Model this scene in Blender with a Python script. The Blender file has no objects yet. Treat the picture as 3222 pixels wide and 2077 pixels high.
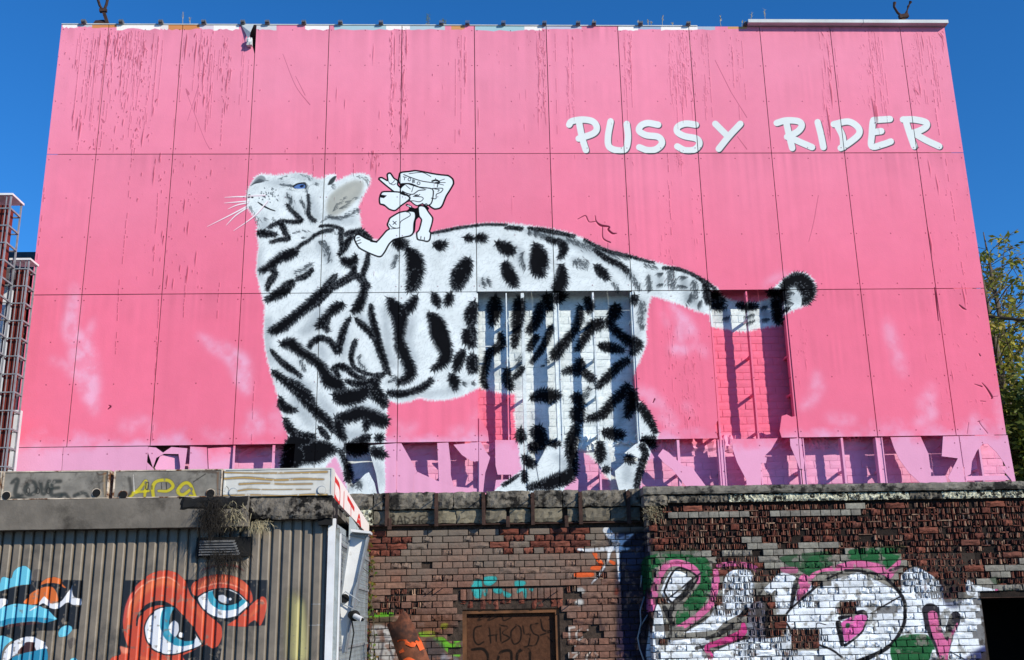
import bpy, bmesh, math, random
import numpy as np
from mathutils import Vector, Matrix
rnd = random.Random(7)
sc = bpy.context.scene
col = sc.collection

# ------------------------------------------------------------------ camera, sky, sun, exposure
SRC_W, SRC_H, FOC = 3222.0, 2077.0, 3235.0
PITCH, ROLL, YAW = 0.27718652, -0.01971816, -0.04068567
CAM = np.array([6.1612881, -15.72535457, 1.65])
ROT = Matrix.Rotation(YAW, 3, 'Z') @ Matrix.Rotation(math.pi/2 + PITCH, 3, 'X') @ Matrix.Rotation(ROLL, 3, 'Z')
cam_d = bpy.data.cameras.new('camera')
cam_d.sensor_width = 36.0
cam_d.lens = 36.0 * FOC / SRC_W
cam_d.clip_end = 4000
cam_o = bpy.data.objects.new('camera', cam_d)
cam_o.matrix_world = Matrix.Translation(Vector(CAM)) @ ROT.to_4x4()
col.objects.link(cam_o)
sc.camera = cam_o

SUN = Vector((1.15, -1.0, 0.78)).normalized()          # towards the sun
SUN_EL = math.asin(SUN.z)
SUN_AZ = math.atan2(SUN.x, SUN.y)                       # clockwise from +Y
world = bpy.data.worlds.new('World')
sc.world = world
world.use_nodes = True
wn = world.node_tree.nodes
sky = wn.new('ShaderNodeTexSky')
sky.sky_type = 'NISHITA'
sky.sun_disc = False
sky.sun_elevation = SUN_EL
sky.sun_rotation = SUN_AZ
sky.altitude = 0
sky.air_density = 1.0
sky.dust_density = 0.0
sky.ozone_density = 10.0
bg = wn['Background']
bg.inputs['Strength'].default_value = 0.15
hs_ = wn.new('ShaderNodeHueSaturation')
hs_.inputs['Saturation'].default_value = 1.11
world.node_tree.links.new(sky.outputs['Color'], hs_.inputs['Color'])
world.node_tree.links.new(hs_.outputs['Color'], bg.inputs['Color'])
sun_d = bpy.data.lights.new('sun', 'SUN')
sun_d.energy = 4.5
sun_d.angle = math.radians(0.5)
sun_d.color = (1.0, 0.91, 0.74)
sun_o = bpy.data.objects.new('sun', sun_d)
sun_o.rotation_euler = SUN.to_track_quat('Z', 'Y').to_euler()
sun_o.location = (20, -20, 20)
col.objects.link(sun_o)
vs = sc.view_settings
vs.view_transform = 'Standard'
vs.look = 'None'
vs.exposure = 0.17
vs.gamma = 1.0
vs.use_curve_mapping = False

# ------------------------------------------------------------------ helpers
RN = np.array(ROT)
def unproj(px, Y):
    """photo pixels (N,2) -> (x,z) on the vertical plane y = Y"""
    px = np.asarray(px, float).reshape(-1, 2)
    Y = np.broadcast_to(np.asarray(Y, float), (len(px),))
    d = np.stack([(px[:, 0]-SRC_W/2)/FOC, -(px[:, 1]-SRC_H/2)/FOC, -np.ones(len(px))], 1) @ RN.T
    t = (Y-CAM[1])/d[:, 1]
    p = CAM + d*t[:, None]
    return np.stack([p[:, 0], p[:, 2]], 1)
def at(x, y, Y):
    q = unproj([(x, y)], Y)[0]
    return Vector((q[0], Y, q[1]))

FR = {'A': (600, 500, 3.85), 'B': (800, 860, 3.413), 'C': (800, 1200, 3.413), 'D': (1480, 860, 3.85), 'E': (1480, 1200, 3.85),
      'F': (2000, 840, 3.85), 'G': (2000, 1200, 3.85), 'H': (1100, 500, 3.85), 'I': (1480, 640, 3.85), 'J': (2600, 1200, 3.841),
      'L': (30, 860, 2.40625), 'T': (1750, 330, 1.8377), 'S': (0, 1700, 4.0857), 'Q': (340, 1750, 4.266), 'K': (1950, 1740, 3.5657),
      'O': (2560, 1740, 3.6088), 'M': (1100, 1480, 2.389), 'R': (2000, 1480, 1.955), 'U': (0, 1400, 1.991), 'N': (1000, 1450, 2.454),
      'X': (0, 0, 1.0), 'Y': (1150, 60, 2.986)}
def pts(s, fr=None):
    """'A x y x y ...' in the grid of one enlarged view -> photo pixels"""
    t = s.split()
    if fr is None:
        fr = t[0]; t = t[1:]
    ox, oy, k = FR[fr]
    a = np.array([float(v) for v in t]).reshape(-1, 2)/k
    return a + np.array([ox, oy])
def spts(s):
    t = s.split(); ox, oy, k = FR[t[0]]
    a = np.array([float(v) for v in t[1:]]).reshape(-1, 3)/k
    a[:, 0] += ox; a[:, 1] += oy
    return a

def put(o, parent=None, label=None, cat=None, group=None, kind=None):
    col.objects.link(o)
    if parent is not None: o.parent = parent
    if label: o['label'] = label
    if cat: o['category'] = cat
    if group: o['group'] = group
    if kind: o['kind'] = kind
    return o
def thing(name, loc, label, cat, group=None):
    o = bpy.data.objects.new(name, None)
    o.location = loc; o.empty_display_size = 0.2
    return put(o, None, label, cat, group)
def root_loc(o):
    v = Vector((0, 0, 0))
    while o is not None:
        v = v + o.location; o = o.parent
    return v
class MB:
    def __init__(self): self.v = []; self.f = []
    def add(self, vs_, fs):
        b = len(self.v); self.v += [tuple(q) for q in vs_]; self.f += [tuple(i+b for i in q) for q in fs]; return self
    def box(self, x0, x1, y0, y1, z0, z1):
        return self.add([(x0,y0,z0),(x1,y0,z0),(x1,y1,z0),(x0,y1,z0),(x0,y0,z1),(x1,y0,z1),(x1,y1,z1),(x0,y1,z1)],
                        [(0,3,2,1),(4,5,6,7),(0,1,5,4),(1,2,6,5),(2,3,7,6),(3,0,4,7)])
    def prism(self, poly, y0, y1):
        """poly (x,z) extruded from the front y0 to the back y1"""
        n = len(poly); P = [tuple(q) for q in poly]
        a = sum(P[i][0]*P[(i+1) % n][1]-P[(i+1) % n][0]*P[i][1] for i in range(n))
        if a < 0: P = P[::-1]
        v = [(x, y0, z) for x, z in P] + [(x, y1, z) for x, z in P]
        f = [tuple(range(n)), tuple(range(2*n-1, n-1, -1))] + [(i, n+i, n+(i+1) % n, (i+1) % n) for i in range(n)]
        return self.add(v, f)
    def tube(self, path, r, n=6, caps=True):
        path = [Vector(p) for p in path]; rr = r if isinstance(r, (list, tuple)) else [r]*len(path)
        b = []
        for i, p in enumerate(path):
            t = (path[min(i+1, len(path)-1)]-path[max(i-1, 0)]).normalized()
            up = Vector((0, 0, 1)) if abs(t.z) < 0.9 else Vector((1, 0, 0))
            a = t.cross(up).normalized(); c = t.cross(a)
            for k in range(n):
                w = 2*math.pi*k/n
                b.append(p + a*math.cos(w)*rr[i] + c*math.sin(w)*rr[i])
        f = []
        for i in range(len(path)-1):
            for k in range(n):
                f.append((i*n+k, (i+1)*n+k, (i+1)*n+(k+1) % n, i*n+(k+1) % n))
        if caps:
            f.append(tuple(range(n))); m = (len(path)-1)*n
            f.append(tuple(m+k for k in range(n-1, -1, -1)))
        return self.add(b, f)
    def bar(self, p, q, w, d=None):
        """square bar between two points"""
        p = Vector(p); q = Vector(q); t = (q-p).normalized(); d = d or w
        up = Vector((0, 1, 0)) if abs(t.y) < 0.9 else Vector((0, 0, 1))
        a = t.cross(up).normalized()*w/2; c = t.cross(a.normalized())*d/2
        v = [p-a-c, p+a-c, p+a+c, p-a+c, q-a-c, q+a-c, q+a+c, q-a+c]
        return self.add(v, [(0,3,2,1),(4,5,6,7),(0,1,5,4),(1,2,6,5),(2,3,7,6),(3,0,4,7)])
    def disc(self, c, r, n=14, d=0.01):
        c = Vector(c)
        return self.tube([c, c+Vector((0, d, 0))], r, n)
    def rough(self, x0, x1, y0, y1, z0, z1, nx, nz, j, seed, edge=None):
        """block with an uneven front at y0, back at y1"""
        R = random.Random(seed); e = j if edge is None else edge
        g = []
        for i in range(nz+1):
            for k in range(nx+1):
                bx = k in (0, nx); bz = i in (0, nz)
                yy = y0 + R.uniform(-1, 1)*j + (e*0.9 if (bx or bz) else 0)
                g.append((x0+(x1-x0)*k/nx+R.uniform(-1, 1)*(e*0.35 if bx else (x1-x0)/nx*0.25), yy,
                          z0+(z1-z0)*i/nz+R.uniform(-1, 1)*(e*0.35 if bz else (z1-z0)/nz*0.25)))
        f = []
        for i in range(nz):
            for k in range(nx):
                a = i*(nx+1)+k; f.append((a, a+1, a+nx+2, a+nx+1))
        n0 = len(g)
        ring = [k for k in range(nx+1)]+[i*(nx+1)+nx for i in range(1, nz+1)]+[nz*(nx+1)+k for k in range(nx-1, -1, -1)]+[i*(nx+1) for i in range(nz-1, 0, -1)]
        for r_ in ring: g.append((g[r_][0], y1, g[r_][2]))
        m = len(ring)
        for q in range(m): f.append((ring[q], n0+q, n0+(q+1) % m, ring[(q+1) % m]))
        return self.add(g, f)
    def mesh(self, name, mat, off=(0, 0, 0)):
        me = bpy.data.meshes.new(name)
        ox, oy, oz = off
        me.from_pydata([(a-ox, b-oy, c-oz) for a, b, c in self.v], [], self.f)
        me.update()
        if mat: me.materials.append(mat)
        return me
    def build(self, name, mat, parent=None, smooth=False, **kw):
        off = root_loc(parent) if parent is not None else Vector((0, 0, 0))
        me = self.mesh(name, mat, off)
        if smooth:
            me.polygons.foreach_set('use_smooth', [True]*len(me.polygons))
        return put(bpy.data.objects.new(name, me), parent, **kw)

# ------------------------------------------------------------------ flat paint: a small numpy rasteriser
class Canvas:
    def __init__(self, x0, x1, z0, z1, ppm, Y):
        self.x0, self.x1, self.z0, self.z1, self.ppm, self.Y = x0, x1, z0, z1, ppm, Y
        self.w = int(round((x1-x0)*ppm)); self.h = int(round((z1-z0)*ppm))
        self.c = np.zeros((self.h, self.w, 3), np.float32); self.a = np.zeros((self.h, self.w), np.float32)
        q = unproj([(1500, 1000), (1510, 1000)], Y)
        self.k = abs(q[1, 0]-q[0, 0])/10*ppm             # canvas px per photo px
    def uv(self, px, Y=None):
        q = unproj(px, self.Y if Y is None else Y)
        return self.wz(q)
    def wz(self, q):
        q = np.asarray(q, float)
        return np.stack([(q[:, 0]-self.x0)*self.ppm, (self.z1-q[:, 1])*self.ppm], 1)
    def cover(self, poly, mask, ss=3):
        """max-in the coverage of a polygon (canvas px) into mask"""
        P = np.asarray(poly, float); n = len(P)
        y0 = max(0, int(math.floor(P[:, 1].min()))); y1 = min(self.h, int(math.ceil(P[:, 1].max()))+1)
        xl = max(0, int(math.floor(P[:, 0].min()))-1); xr = min(self.w, int(math.ceil(P[:, 0].max()))+2)
        if y1 <= y0 or xr <= xl: return
        ax, ay = P[:, 0], P[:, 1]; bx, by = np.roll(ax, -1), np.roll(ay, -1)
        acc = np.zeros((y1-y0, xr-xl), np.float32)
        edges = np.arange(xl, xr+1, dtype=np.float64)
        for yy in range(y0, y1):
            row = np.zeros(xr-xl)
            for s in range(ss):
                y = yy+(s+0.5)/ss
                m = ((ay <= y) & (by > y)) | ((by <= y) & (ay > y))
                if not m.any(): continue
                xs = np.sort(ax[m]+(y-ay[m])/(by[m]-ay[m])*(bx[m]-ax[m]))
                for i in range(0, len(xs)-1, 2):
                    t = np.clip(edges, xs[i], xs[i+1]); row += np.diff(t)
            acc[yy-y0] = row/ss
        v = mask[y0:y1, xl:xr]
        np.maximum(v, np.clip(acc, 0, 1), out=v)
    def quad(self, P, mask):
        """small convex polygon, edge-distance coverage"""
        P = np.asarray(P, float); x0 = int(P[:, 0].min())-1; x1 = int(P[:, 0].max())+2; y0 = int(P[:, 1].min())-1; y1 = int(P[:, 1].max())+2
        x0 = max(x0, 0); y0 = max(y0, 0); x1 = min(x1, self.w); y1 = min(y1, self.h)
        if x1 <= x0 or y1 <= y0: return
        gx = np.arange(x0, x1)[None, :]+0.5; gy = np.arange(y0, y1)[:, None]+0.5
        d = np.roll(P, -1, 0)-P; L = np.hypot(d[:, 0], d[:, 1])+1e-9
        s = 1 if np.sum(P[:, 0]*np.roll(P[:, 1], -1)-np.roll(P[:, 0], -1)*P[:, 1]) > 0 else -1
        m = np.ones((y1-y0, x1-x0))
        for i in range(len(P)):
            m = np.minimum(m, np.clip(s*(d[i, 0]*(gy-P[i, 1])-d[i, 1]*(gx-P[i, 0]))/L[i]+0.5, 0, 1))
        v = mask[y0:y1, x0:x1]; np.maximum(v, m.astype(np.float32), out=v)
    def new(self): return np.zeros((self.h, self.w), np.float32)
    def comp(self, mask, rgb, alpha=1.0):
        ry = np.flatnonzero(mask.max(axis=1) > 0.002)
        if len(ry) == 0: return
        y0, y1 = ry[0], ry[-1]+1
        rx = np.flatnonzero(mask[y0:y1].max(axis=0) > 0.002); x0, x1 = rx[0], rx[-1]+1
        m = mask[y0:y1, x0:x1, None]*np.float32(alpha)
        c = rgb[y0:y1, x0:x1] if isinstance(rgb, np.ndarray) else np.array(rgb, np.float32)/np.float32(255)
        v = self.c[y0:y1, x0:x1]; v += (c-v)*m
        q = self.a[y0:y1, x0:x1]; q += (1-q)*m[..., 0]
    def poly(self, px, rgb, alpha=1.0, soft=0, Y=None):
        m = self.new(); self.cover(self.uv(smooth_closed(px), Y), m)
        if soft: m = blur(m, soft*self.k)
        self.comp(m, rgb, alpha)
    def hardpoly(self, px, rgb, alpha=1.0, soft=0, Y=None):
        m = self.new(); self.cover(self.uv(px, Y), m)
        if soft: m = blur(m, soft*self.k)
        self.comp(m, rgb, alpha)
    def line(self, s, rgb, alpha=1.0, soft=0, Y=None, w=None):
        a = spts(s) if w is None else np.concatenate([pts(s), np.full((len(pts(s)), 1), float(w))], 1)
        m = self.new(); self.cover(self.uv(stroke_poly(a), Y), m)
        if soft: m = blur(m, soft*self.k)
        self.comp(m, rgb, alpha)
    def outline(self, px, w, rgb):
        P = smooth_closed(px); a = np.concatenate([np.vstack([P, P[:1]]), np.full((len(P)+1, 1), float(w))], 1)
        m = self.new()
        u = self.uv(a[:, :2]); r = w/2*self.k
        for i in range(len(u)-1):
            d = u[i+1]-u[i]; L = np.hypot(*d)
            if L < 1e-6: continue
            nn = np.array([-d[1], d[0]])/L*r; e = d/L*r*0.7
            self.cover(np.array([u[i]+nn-e, u[i+1]+nn+e, u[i+1]-nn+e, u[i]-nn-e]), m)
        self.comp(m, rgb)
    def hairs(self, base, dirs, length, width, mask):
        """tapered hairs (canvas px arrays), splatted with max()"""
        n = len(base)
        if n == 0: return
        S = 26
        t = np.linspace(0, 1, S)[None, :]
        cx = base[:, 0:1]+dirs[:, 0:1]*length[:, None]*t; cy = base[:, 1:2]+dirs[:, 1:2]*length[:, None]*t
        w = width[:, None]*(1-t**1.3)
        for o in (-0.5, 0.0, 0.5):
            x = cx-dirs[:, 1:2]*w*o; y = cy+dirs[:, 0:1]*w*o
            wt = np.clip(0.35+w*0.6, 0, 1)*(1 if o == 0 else 0.8)*(w > 0.05)
            ix = np.floor(x-0.5).astype(int); iy = np.floor(y-0.5).astype(int); fx = x-0.5-ix; fy = y-0.5-iy
            for dx, dy, ww in ((0, 0, (1-fx)*(1-fy)), (1, 0, fx*(1-fy)), (0, 1, (1-fx)*fy), (1, 1, fx*fy)):
                X = ix+dx; Yy = iy+dy; ok = (X >= 0) & (X < self.w) & (Yy >= 0) & (Yy < self.h)
                np.maximum.at(mask, (Yy[ok], X[ok]), np.clip(ww*wt*1.25, 0, 1)[ok].astype(np.float32))
    def image(self, name, alpha=True):
        im = bpy.data.images.new(name, self.w, self.h, alpha=True)
        px = np.ones((self.h, self.w, 4), np.float32)
        px[..., :3] = np.clip(self.c, 0, 1)
        if alpha: px[..., 3] = np.clip(self.a, 0, 1)
        im.alpha_mode = 'CHANNEL_PACKED'
        im.pixels.foreach_set(px[::-1].ravel()); im.update(); im.pack()
        return im
def blur(m, s):
    if s < 0.3: return m
    r = int(math.ceil(s*2.5)); k = np.exp(-0.5*(np.arange(-r, r+1)/s)**2); k = (k/k.sum()).astype(np.float32)
    ys, xs = np.where(m > 0.002)
    if len(ys) == 0: return m
    y0, y1, x0, x1 = max(0, ys.min()-r), min(m.shape[0], ys.max()+r+1), max(0, xs.min()-r), min(m.shape[1], xs.max()+r+1)
    b = np.pad(m[y0:y1, x0:x1], r, mode='edge')
    t = sum(k[i]*b[i:i+(y1-y0), :] for i in range(2*r+1))
    t = sum(k[i]*t[:, i:i+(x1-x0)] for i in range(2*r+1))
    o = m.copy(); o[y0:y1, x0:x1] = t
    return o
def catmull(P, n=6):
    P = np.asarray(P, float)
    if len(P) < 3: return P
    Q = np.vstack([2*P[0]-P[1], P, 2*P[-1]-P[-2]]); o = []
    for i in range(1, len(Q)-2):
        for t in np.arange(n)/n:
            a, b, c, d = Q[i-1], Q[i], Q[i+1], Q[i+2]
            o.append(0.5*((2*b)+(c-a)*t+(2*a-5*b+4*c-d)*t*t+(3*b-a-3*c+d)*t**3))
    o.append(P[-1]); return np.array(o)
def smooth_closed(P, n=4):
    P = np.asarray(P, float); m = len(P); o = []
    for i in range(m):
        a, b, c, d = P[i-1], P[i], P[(i+1) % m], P[(i+2) % m]
        for t in np.arange(n)/n:
            o.append(hermite(a, b, c, d, t))
    return np.array(o)
def hermite(a, b, c, d, t, k=0.35):
    m0 = (c-a)*k; m1 = (d-b)*k; t2 = t*t; t3 = t2*t
    return (2*t3-3*t2+1)*b+(t3-2*t2+t)*m0+(-2*t3+3*t2)*c+(t3-t2)*m1
def stroke_poly(a):
    """(x,y,w) spine -> closed outline"""
    a = catmull(a, 6); P = a[:, :2]; w = np.maximum(a[:, 2], 1.0)/2
    d = np.gradient(P, axis=0); L = np.hypot(d[:, 0], d[:, 1]); L[L < 1e-6] = 1e-6; d = d/L[:, None]
    nn = np.stack([-d[:, 1], d[:, 0]], 1)
    s = P+nn*w[:, None]; e = P-nn*w[:, None]
    k = np.linspace(0, math.pi, 6)[1:-1]
    c1 = P[-1]+np.array([nn[-1]*math.cos(q)*w[-1]+d[-1]*math.sin(q)*w[-1] for q in k])
    c0 = P[0]+np.array([-nn[0]*math.cos(q)*w[0]-d[0]*math.sin(q)*w[0] for q in k])
    return np.vstack([s, c1, e[::-1], c0])
NR = np.random.RandomState(11)
def vnoise(h, w, cell, seed):
    R = np.random.RandomState(seed); gh, gw = int(h/cell)+3, int(w/cell)+3
    g = R.rand(gh, gw).astype(np.float32)
    y = np.arange(h)/cell; x = np.arange(w)/cell
    iy = y.astype(int); ix = x.astype(int); fy = (y-iy)[:, None]; fx = (x-ix)[None, :]
    fy = fy*fy*(3-2*fy); fx = fx*fx*(3-2*fx)
    fy = fy.astype(np.float32); fx = fx.astype(np.float32)
    r = g[iy]*(1-fy)+g[iy+1]*fy
    return r[:, ix]*(1-fx)+r[:, ix+1]*fx
def fbm(h, w, cell, seed, o=4):
    s = np.zeros((h, w), np.float32); a = 1.0; t = 0
    for i in range(o):
        s += a*vnoise(h, w, max(cell/2**i, 1.5), seed+i); t += a; a *= 0.55
    return s/t
# ------------------------------------------------------------------ the mural, traced on the wall
BODY = ["A 690 500 690 400 725 320 790 225 845 190 900 195 980 205 1110 200 1220 180 1310 175 1400 190 1470 220 1540 250 1620 240 1650 210 1700 190 1760 205 1740 280 1790 270 1900 215 2000 180 2100 185 2170 225 2160 300 2110 400 2050 500 2025 580 2040 700 2055 800 2060 850 2110 890 2190 970",
 "H 330 1000 560 960 780 915 980 905 1150 870 1350 830 1540 800 1700 790",
 "I 480 252 640 270 900 310 1100 340 1250 385 1400 450 1550 530 1700 590 1900 630 2050 680 2220 715 2310 740",
 "F 480 15 600 50 720 110 850 185 1000 270 1040 350 1150 410 1270 440 1450 440 1550 415 1640 375 1690 250 1800 150 1900 85 1980 70 2060 85 2130 140 2175 230 2165 340 2100 430 1980 490 1860 540 1780 560 1760 690 1600 715 1480 740 1350 770 1200 765 1050 735 930 720 910 580 890 570 760 530 600 470 430 410 280 365 190 345 165 400 140 500 130 620 120 760 125 900 100 1000 60 1090 10 1200",
 "D 1960 1240 1955 1340 1990 1440 2015 1520",
 "E 2020 230 2100 310 2170 430 2230 540 2270 650 2240 700 2200 760 2180 850 2140 950 2100 1050 2060 1180 2030 1340 1720 1340 1700 1210 1610 1080 1530 960 1400 850 1290 820 1290 950 1280 1080 1260 1140 1140 1260 1085 1350 300 1360 380 1260 500 1180 640 1080 620 980 590 760 560 560 540 390 560 200 530 140",
 "D 400 1450 240 1410 100 1380 0 1430",
 "C 2250 145 2100 185 1960 200 1850 185 1770 165 1700 200 1550 230 1470 210 1425 195 1420 290 1415 480 1395 600 1390 700 1390 1260 1030 1260 1000 1130 970 1000 930 900 880 800 830 830 770 900 730 990 500 1000 250 1000 270 940 330 750 380 620 360 540 330 450 300 330 285 250 265 170 235 80 215 0",
 "B 230 1180 190 1080 165 980 140 880 120 780 110 650 115 480 120 340 90 240 60 120 30 0",
 "A 810 1250 830 1050 810 900 815 800 800 720 740 640 690 580"]
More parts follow.
